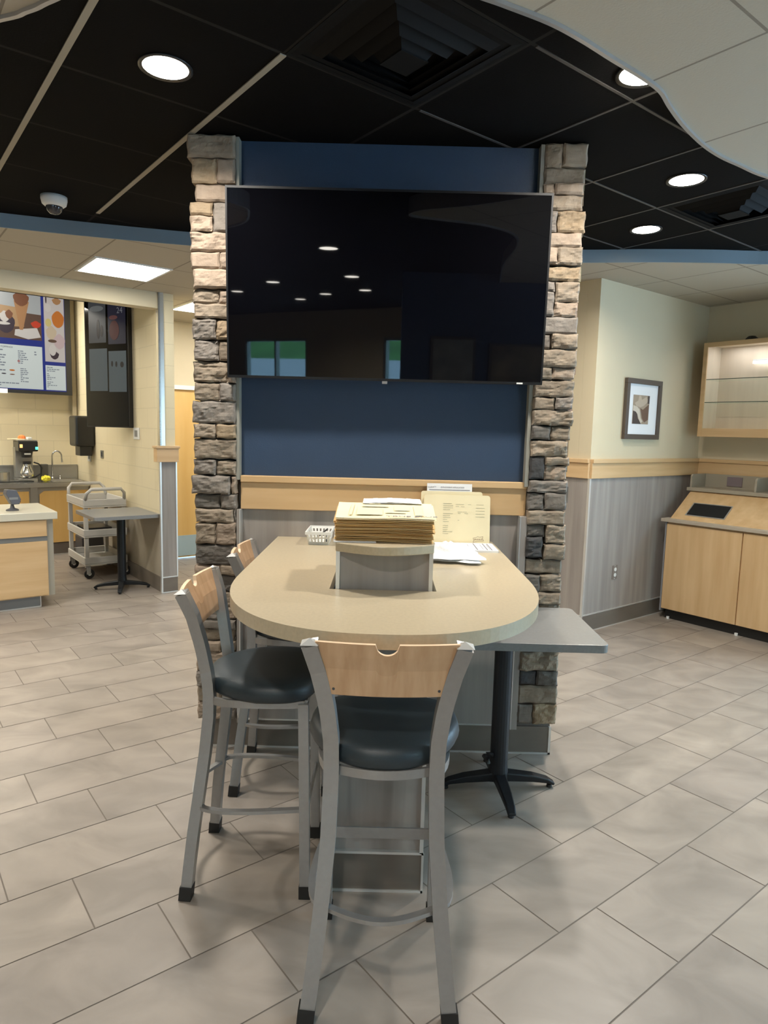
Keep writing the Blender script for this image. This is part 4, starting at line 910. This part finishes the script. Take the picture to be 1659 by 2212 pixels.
tag(mb.build('yellow_cloth', M_yellowfoam, None, W2(1.80, 9.12, .906)), 'crumpled bright yellow cloth on the steel counter', 'cloth')
tag(MB().tube([(-.25, 0, .012), (.0, .0, .014), (.20, .02, .012)], .008, 8).build('pot_tray_handle', M_blackplastic, None, W2(1.45, 9.03, .906), G), 'long dark handle lying on the steel counter in front of the coffee maker', 'utensil')
td = gthing('towel_dispenser', 'black paper towel dispenser on the kitchen side wall', 'towel dispenser', 2.283, 8.85, 1.24)
MB().box(-.225, 0, -.15, .17, .115, .485).build('cover', M_blackplastic, td, bev=.025)
MB().box(-.17, -.03, -.11, .12, 0, .13).build('lower_chute', M_blackplastic, td, bev=.006)
def wallplate(w0, w1, z0, z1, name, label, cat, mp, mi, grp=None):
    t = gthing(name, label, cat, 2.284, (w0+w1)/2, (z0+z1)/2, grp); a, b = (w1-w0)/2, (z1-z0)/2
    MB().box(-.008, 0, -a, a, -b, b).build('plate', mp, t, bev=.002); MB().box(-.011, -.008, -a*.45, a*.45, -b*.55, b*.55).build('insert', mi, t)
wallplate(8.36, 8.47, 1.225, 1.32, 'light_switch', 'dark light switch plate on the kitchen side wall', 'switch', M_steel_dull, M_darkbin)
wallplate(8.92, 9.06, 1.16, 1.30, 'soap_plate', 'pale wall box with dark slot below the towel dispenser', 'wall box', M_white, M_grey)
wallplate(7.045, 7.225, 1.482, 1.603, 'thermostat', 'white wall thermostat with grey display', 'thermostat', M_white, M_grey)
st(MB().box(2.225, 2.27, 9.50, 9.545, 1.60, 3.34).build('trim_26', M_cream, rot=G, bev=.004))

# ------------------------------------------------------------------ MENU SCREENS
def em(name, c, s=.75): return mat(name, tuple(q*.08 for q in c), .3, emit=c, estr=s*1.15, spec=.3)
ms = gthing('menu_screen', 'lit menu screen with ice cream pictures hanging at the upper left', 'screen', 0, 9.34, 1.985)
MB().box(1.30, 2.185, 0, .06, 0, 1.30).build('bezel', M_blackplastic, ms)
def rect(name, m, par, x0, x1, z0, z1, y=-.002): return shape(name, m, par, [(x0, z0), (x1, z0), (x1, z1), (x0, z1)], y)
D_ = em('screen_navy', (.015, .025, .16), .8)
rect('background', D_, ms, 1.31, 2.118, .04, 1.29, -.001)
tp = rect('text_panel', em('screen_white', (.62, .68, .66), .55), ms, 1.31, 1.850, .055, .575)
t2 = rect('text_panel', em('screen_white', (.62, .68, .66), .55), ms, 1.882, 2.112, .055, .36)
p1_ = rect('photo_panel', em('photo_grey', (.40, .42, .42), .5), ms, 1.31, 1.850, .65, 1.29)
p2_ = rect('photo_panel', em('photo_pale', (.58, .53, .50), .5), ms, 1.882, 2.112, .405, 1.29)
def blob(par, m, cx, cz, rx, rz, y=-.0035, n=18, jag=0.0, name='food_picture'):
    return shape(name, m, par, [(cx+rx*math.cos(a)*(1+jag*math.sin(a*5)), cz+rz*math.sin(a)*(1+jag*math.cos(a*4))) for a in [2*math.pi*k/n for k in range(n)]], y)
br_ = em('photo_brown', (.12, .07, .05), .5); or_ = em('photo_cone', (.42, .22, .10), .5); wh_ = em('photo_cream', (.62, .58, .54), .5); rd_ = em('photo_red', (.55, .06, .03), .5); ch_ = em('photo_chocolate', (.20, .08, .04), .5); dk_ = em('photo_dark', (.05, .035, .05), .5); og_ = em('photo_orange', (.55, .17, .03), .5); pk_ = em('photo_pink', (.55, .42, .42), .5); yl_ = em('photo_yellow', (.62, .52, .20), .5)
shape('food_picture', br_, p1_, [(1.31, .98), (1.85, .96), (1.85, .65), (1.31, .65)], -.003)
shape('food_picture', em('photo_tan', (.45, .28, .14), .5), p1_, [(1.31, 1.04), (1.62, 1.02), (1.66, .80), (1.31, .78)], -.0032)
shape('food_picture', or_, p1_, [(1.555, 1.10), (1.72, 1.10), (1.645, .76), (1.61, .76)], -.0045)
blob(p1_, ch_, 1.635, 1.13, .085, .085, -.005, jag=.08)
blob(p1_, dk_, 1.46, .83, .10, .12, -.0040, jag=.05); blob(p1_, wh_, 1.45, .90, .055, .06, -.0044, jag=.15); blob(p1_, ch_, 1.50, .93, .04, .05, -.0047, jag=.1); blob(p1_, wh_, 1.43, .82, .08, .018, -.0048); blob(p1_, wh_, 1.36, .87, .035, .07, -.0044, jag=.2)
shape('food_picture', wh_, p1_, [(1.56, .76), (1.80, .80), (1.84, .69), (1.70, .655), (1.55, .69)], -.0042); blob(p1_, rd_, 1.79, .84, .055, .04, -.0046, jag=.1)
blob(p2_, og_, 2.04, .93, .07, .10, -.004, jag=.04); blob(p2_, pk_, 2.05, .66, .065, .09, -.004, jag=.06); blob(p2_, yl_, 1.93, .88, .035, .05, -.0036); blob(p2_, em('photo_beige', (.58, .47, .33), .5), 1.96, .76, .06, .08, -.0038, jag=.08); blob(p2_, br_, 1.97, .66, .05, .02, -.0042); blob(p2_, dk_, 1.99, .49, .05, .05, -.0041, jag=.1); blob(p2_, wh_, 1.97, .55, .04, .07, -.0044); blob(p2_, or_, 2.03, 1.15, .05, .04, -.004, jag=.12); blob(p2_, dk_, 1.91, 1.16, .008, .05, -.0041); blob(p2_, wh_, 1.93, 1.06, .035, .05, -.0039)
mt = em('screen_text', (.16, .18, .22), .6)
def tlines(par, x0, x1, z1, n, dz, seed, hdr=True):
    random.seed(seed); mb = MB()
    for k in range(n):
        z = z1 - k*dz; x = x0
        while x < x1*1.0 - .02:
            l_ = random.uniform(.015, .04)
            if x + l_ > x1: break
            flat(mb, [(x, z), (x+l_, z), (x+l_, z+dz*.42), (x, z+dz*.42)], -.0035); x += l_ + .006
            if random.random() < .3: break
    return tag(mb.build('menu_text', mt, par), kind='stuff')
tlines(tp, 1.58, 1.70, .50, 7, .024, 1); tlines(tp, 1.60, 1.70, .29, 8, .022, 2); tlines(tp, 1.33, 1.45, .50, 9, .03, 3); tlines(tp, 1.76, 1.83, .50, 2, .03, 4); tlines(tp, 1.36, 1.70, .11, 2, .026, 5)
tlines(t2, 1.895, 2.06, .33, 3, .022, 6); tlines(t2, 1.895, 2.02, .25, 4, .022, 7); tlines(t2, 1.895, 2.09, .15, 4, .020, 8)
text('TOPPINGS', .028, 'menu_header', em('screen_ink', (.03, .03, .05), .5), tp, (1.46, -.0037, .535), (math.radians(90), 0, 0), .0002, sx=1.0)
for (x, z, rx, rz, m) in ((1.585, .385, .014, .014, em('photo_rose', (.4, .16, .16), .5)), (1.51, .27, .030, .010, og_), (1.51, .22, .028, .006, ch_), (1.42, .225, .026, .007, dk_)): blob(tp, m, x, z, rx, rz, -.0038, name='menu_icon')
cdz = tag(MB().box(1.30, 1.45, -.02, -.016, 0, .055).build('price_card', M_paper, None, W2(0, 9.34, 1.975), G), 'white paper card tucked below the lit menu screen', 'card')
s2 = thing('menu_screen', 'tall dark screen with a painted glowing menu reflection, mounted beside the lit menu screen', 'screen', W2(2.235, 7.20, 1.60))
dv = (W2(1.955, 7.76) - W2(2.235, 7.20)); s2.rotation_euler = (0, 0, math.atan2(dv.y, dv.x)); L2 = dv.length
# local x runs to the far-left edge, the face looks along +y
MB().box(0, L2, -.05, 0, 0, 1.35).build('bezel', M_blackplastic, s2)
MB().box(.012, L2-.012, 0, .002, .012, 1.34).build('glass', mat('dim_glass', (.006, .006, .008), .06, spec=.5), s2)
def r2(m, x0, x1, z0, z1, y=.003, name='reflection_panel'): return shape(name, m, s2, [(x0, z0), (x1, z0), (x1, z1), (x0, z1)], y)
dm = lambda n, c: mat(n, tuple(q*.2 for q in c), .25, emit=c, estr=1.0, spec=.4)  # faint glow painted in for a menu mirrored in the switched-off screen
r2(dm('reflection_grey', (.055, .068, .072)), .03, .28, .37, .79); r2(dm('reflection_grey', (.055, .068, .072)), .30, .56, .38, .82)
r2(dm('reflection_slate', (.035, .037, .040)), .31, .56, .88, 1.30); r2(dm('reflection_navy', (.012, .012, .022)), .03, .28, .86, 1.28)
def dblob(c, cx, cz, rx, rz, n, y=.0045): return shape('reflection_picture', dm(n, c), s2, [(cx+rx*math.cos(a), cz+rz*math.sin(a)) for a in [2*math.pi*k/16 for k in range(16)]], y)
dblob((.018, .016, .016), .42, 1.02, .025, .10, 'reflection_a'); dblob((.020, .018, .018), .37, 1.00, .022, .06, 'reflection_b'); dblob((.045, .012, .012), .19, 1.0, .07, .10, 'reflection_c'); dblob((.075, .030, .030), .20, 1.13, .06, .022, 'reflection_d'); dblob((.09, .095, .095), .44, 1.23, .10, .03, 'reflection_e')
dblob((.016, .018, .02), .23, .66, .014, .03, 'reflection_a'); dblob((.016, .018, .02), .17, .655, .014, .03, 'reflection_a'); dblob((.016, .018, .02), .09, .65, .025, .03, 'reflection_a')
text('24', .085, 'lettering', dm('reflection_text', (.10, .10, .11)), s2, (.11, .0046, 1.17), (math.radians(90), 0, math.radians(180)), .0002)  # mirrored menu text painted as faintly glowing letters

# ------------------------------------------------------------------ UTILITY CART AND BIN
ca = gthing('utility_cart', 'grey three-tier plastic utility cart on casters beside the kitchen wall', 'cart', 1.80, 7.38)
W_, D2 = .44, .72
def tray(z, h=.085):
    mb = MB(); t_ = .018
    mb.box(0, W_, 0, D2, z, z+.015).box(0, W_, 0, t_, z+.015, z+h).box(0, W_, D2-t_, D2, z+.015, z+h).box(0, t_, t_, D2-t_, z+.015, z+h).box(W_-t_, W_, t_, D2-t_, z+.015, z+h)
    return mb.build('tray', M_cart, ca, bev=.008)
tray(.145); tray(.44); tray(.755, .09)
for x in (.03, W_-.03):
    for y in (.035, D2-.035):
        MB().box(x-.020, x+.020, y-.022, y+.022, .16, .76).build('post', M_cart, ca, bev=.004)
        w_ = MB().lathe([(.001, -.014), (.05, -.014), (.052, -.008), (.052, .008), (.05, .014), (.001, .014)], 22, (x+.02, y, .052), 'y').build('wheel', M_rubber, ca)
        MB().lathe([(.001, -.017), (.018, -.017), (.018, .017), (.001, .017)], 14, (x+.02, y, .052), 'y').build('hub', M_white, w_)
        MB().box(x-.012, x+.03, y-.025, y-.019, .05, .13).box(x-.012, x+.03, y+.019, y+.025, .05, .13).box(x-.02, x+.03, y-.025, y+.025, .125, .146).build('caster_fork', M_steel, w_)
for y in (.0, D2):
    s = -1 if y == 0 else 1
    MB().tube([(.02, y-s*.02, .83), (.03, y+s*.02, .91), (.07, y+s*.045, .955), (W_-.07, y+s*.045, .955), (W_-.03, y+s*.02, .91), (W_-.02, y-s*.02, .83)], .018, 10).build('handle', M_cart, ca, smooth=True)
mb = MB(); mb.prism([(2.0, 8.30), (2.24, 8.30), (2.24, 8.62), (2.0, 8.62)], 0, .30)
tag(mb.build('waste_bin', M_darkbin, rot=G, bev=.01), 'dark grey bin on the floor behind the utility cart', 'bin')
pn = gthing('food_pan', 'dark metal pan lying on the middle tray of the cart', 'pan', 2.0, 7.78, .4555)
MB().box(-.13, .15, -.16, .18, 0, .055).build('pan_body', mat('dark_pan', (.05, .05, .055), .35, metal=.7), pn, bev=.006)

# ------------------------------------------------------------------ pictures on the navy partition, mirrored in the television
for i, (x0_, x1_, z0_, z1_, m) in enumerate(((.47, .97, 1.45, 2.28, mat('poster_grey', (.16, .15, .13), .6, col2=(.30, .27, .22), scale=(5, 5, 5))), (1.12, 1.80, 1.45, 2.22, mat('poster_brown', (.12, .09, .06), .6, col2=(.35, .24, .13), scale=(4, 4, 4))))):
    t = thing('wall_poster', ('greyish poster', 'wider brown poster')[i] + ' on the navy partition, faintly mirrored in the television', 'poster', ((x0_+x1_)/2, -1.298, z0_))
    h_ = (x1_-x0_)/2; MB().box(-h_, h_, 0, .02, 0, z1_-z0_).build('frame', M_frame, t); MB().box(-h_+.03, h_-.03, .02, .022, .03, z1_-z0_-.03).build('print', m, t)
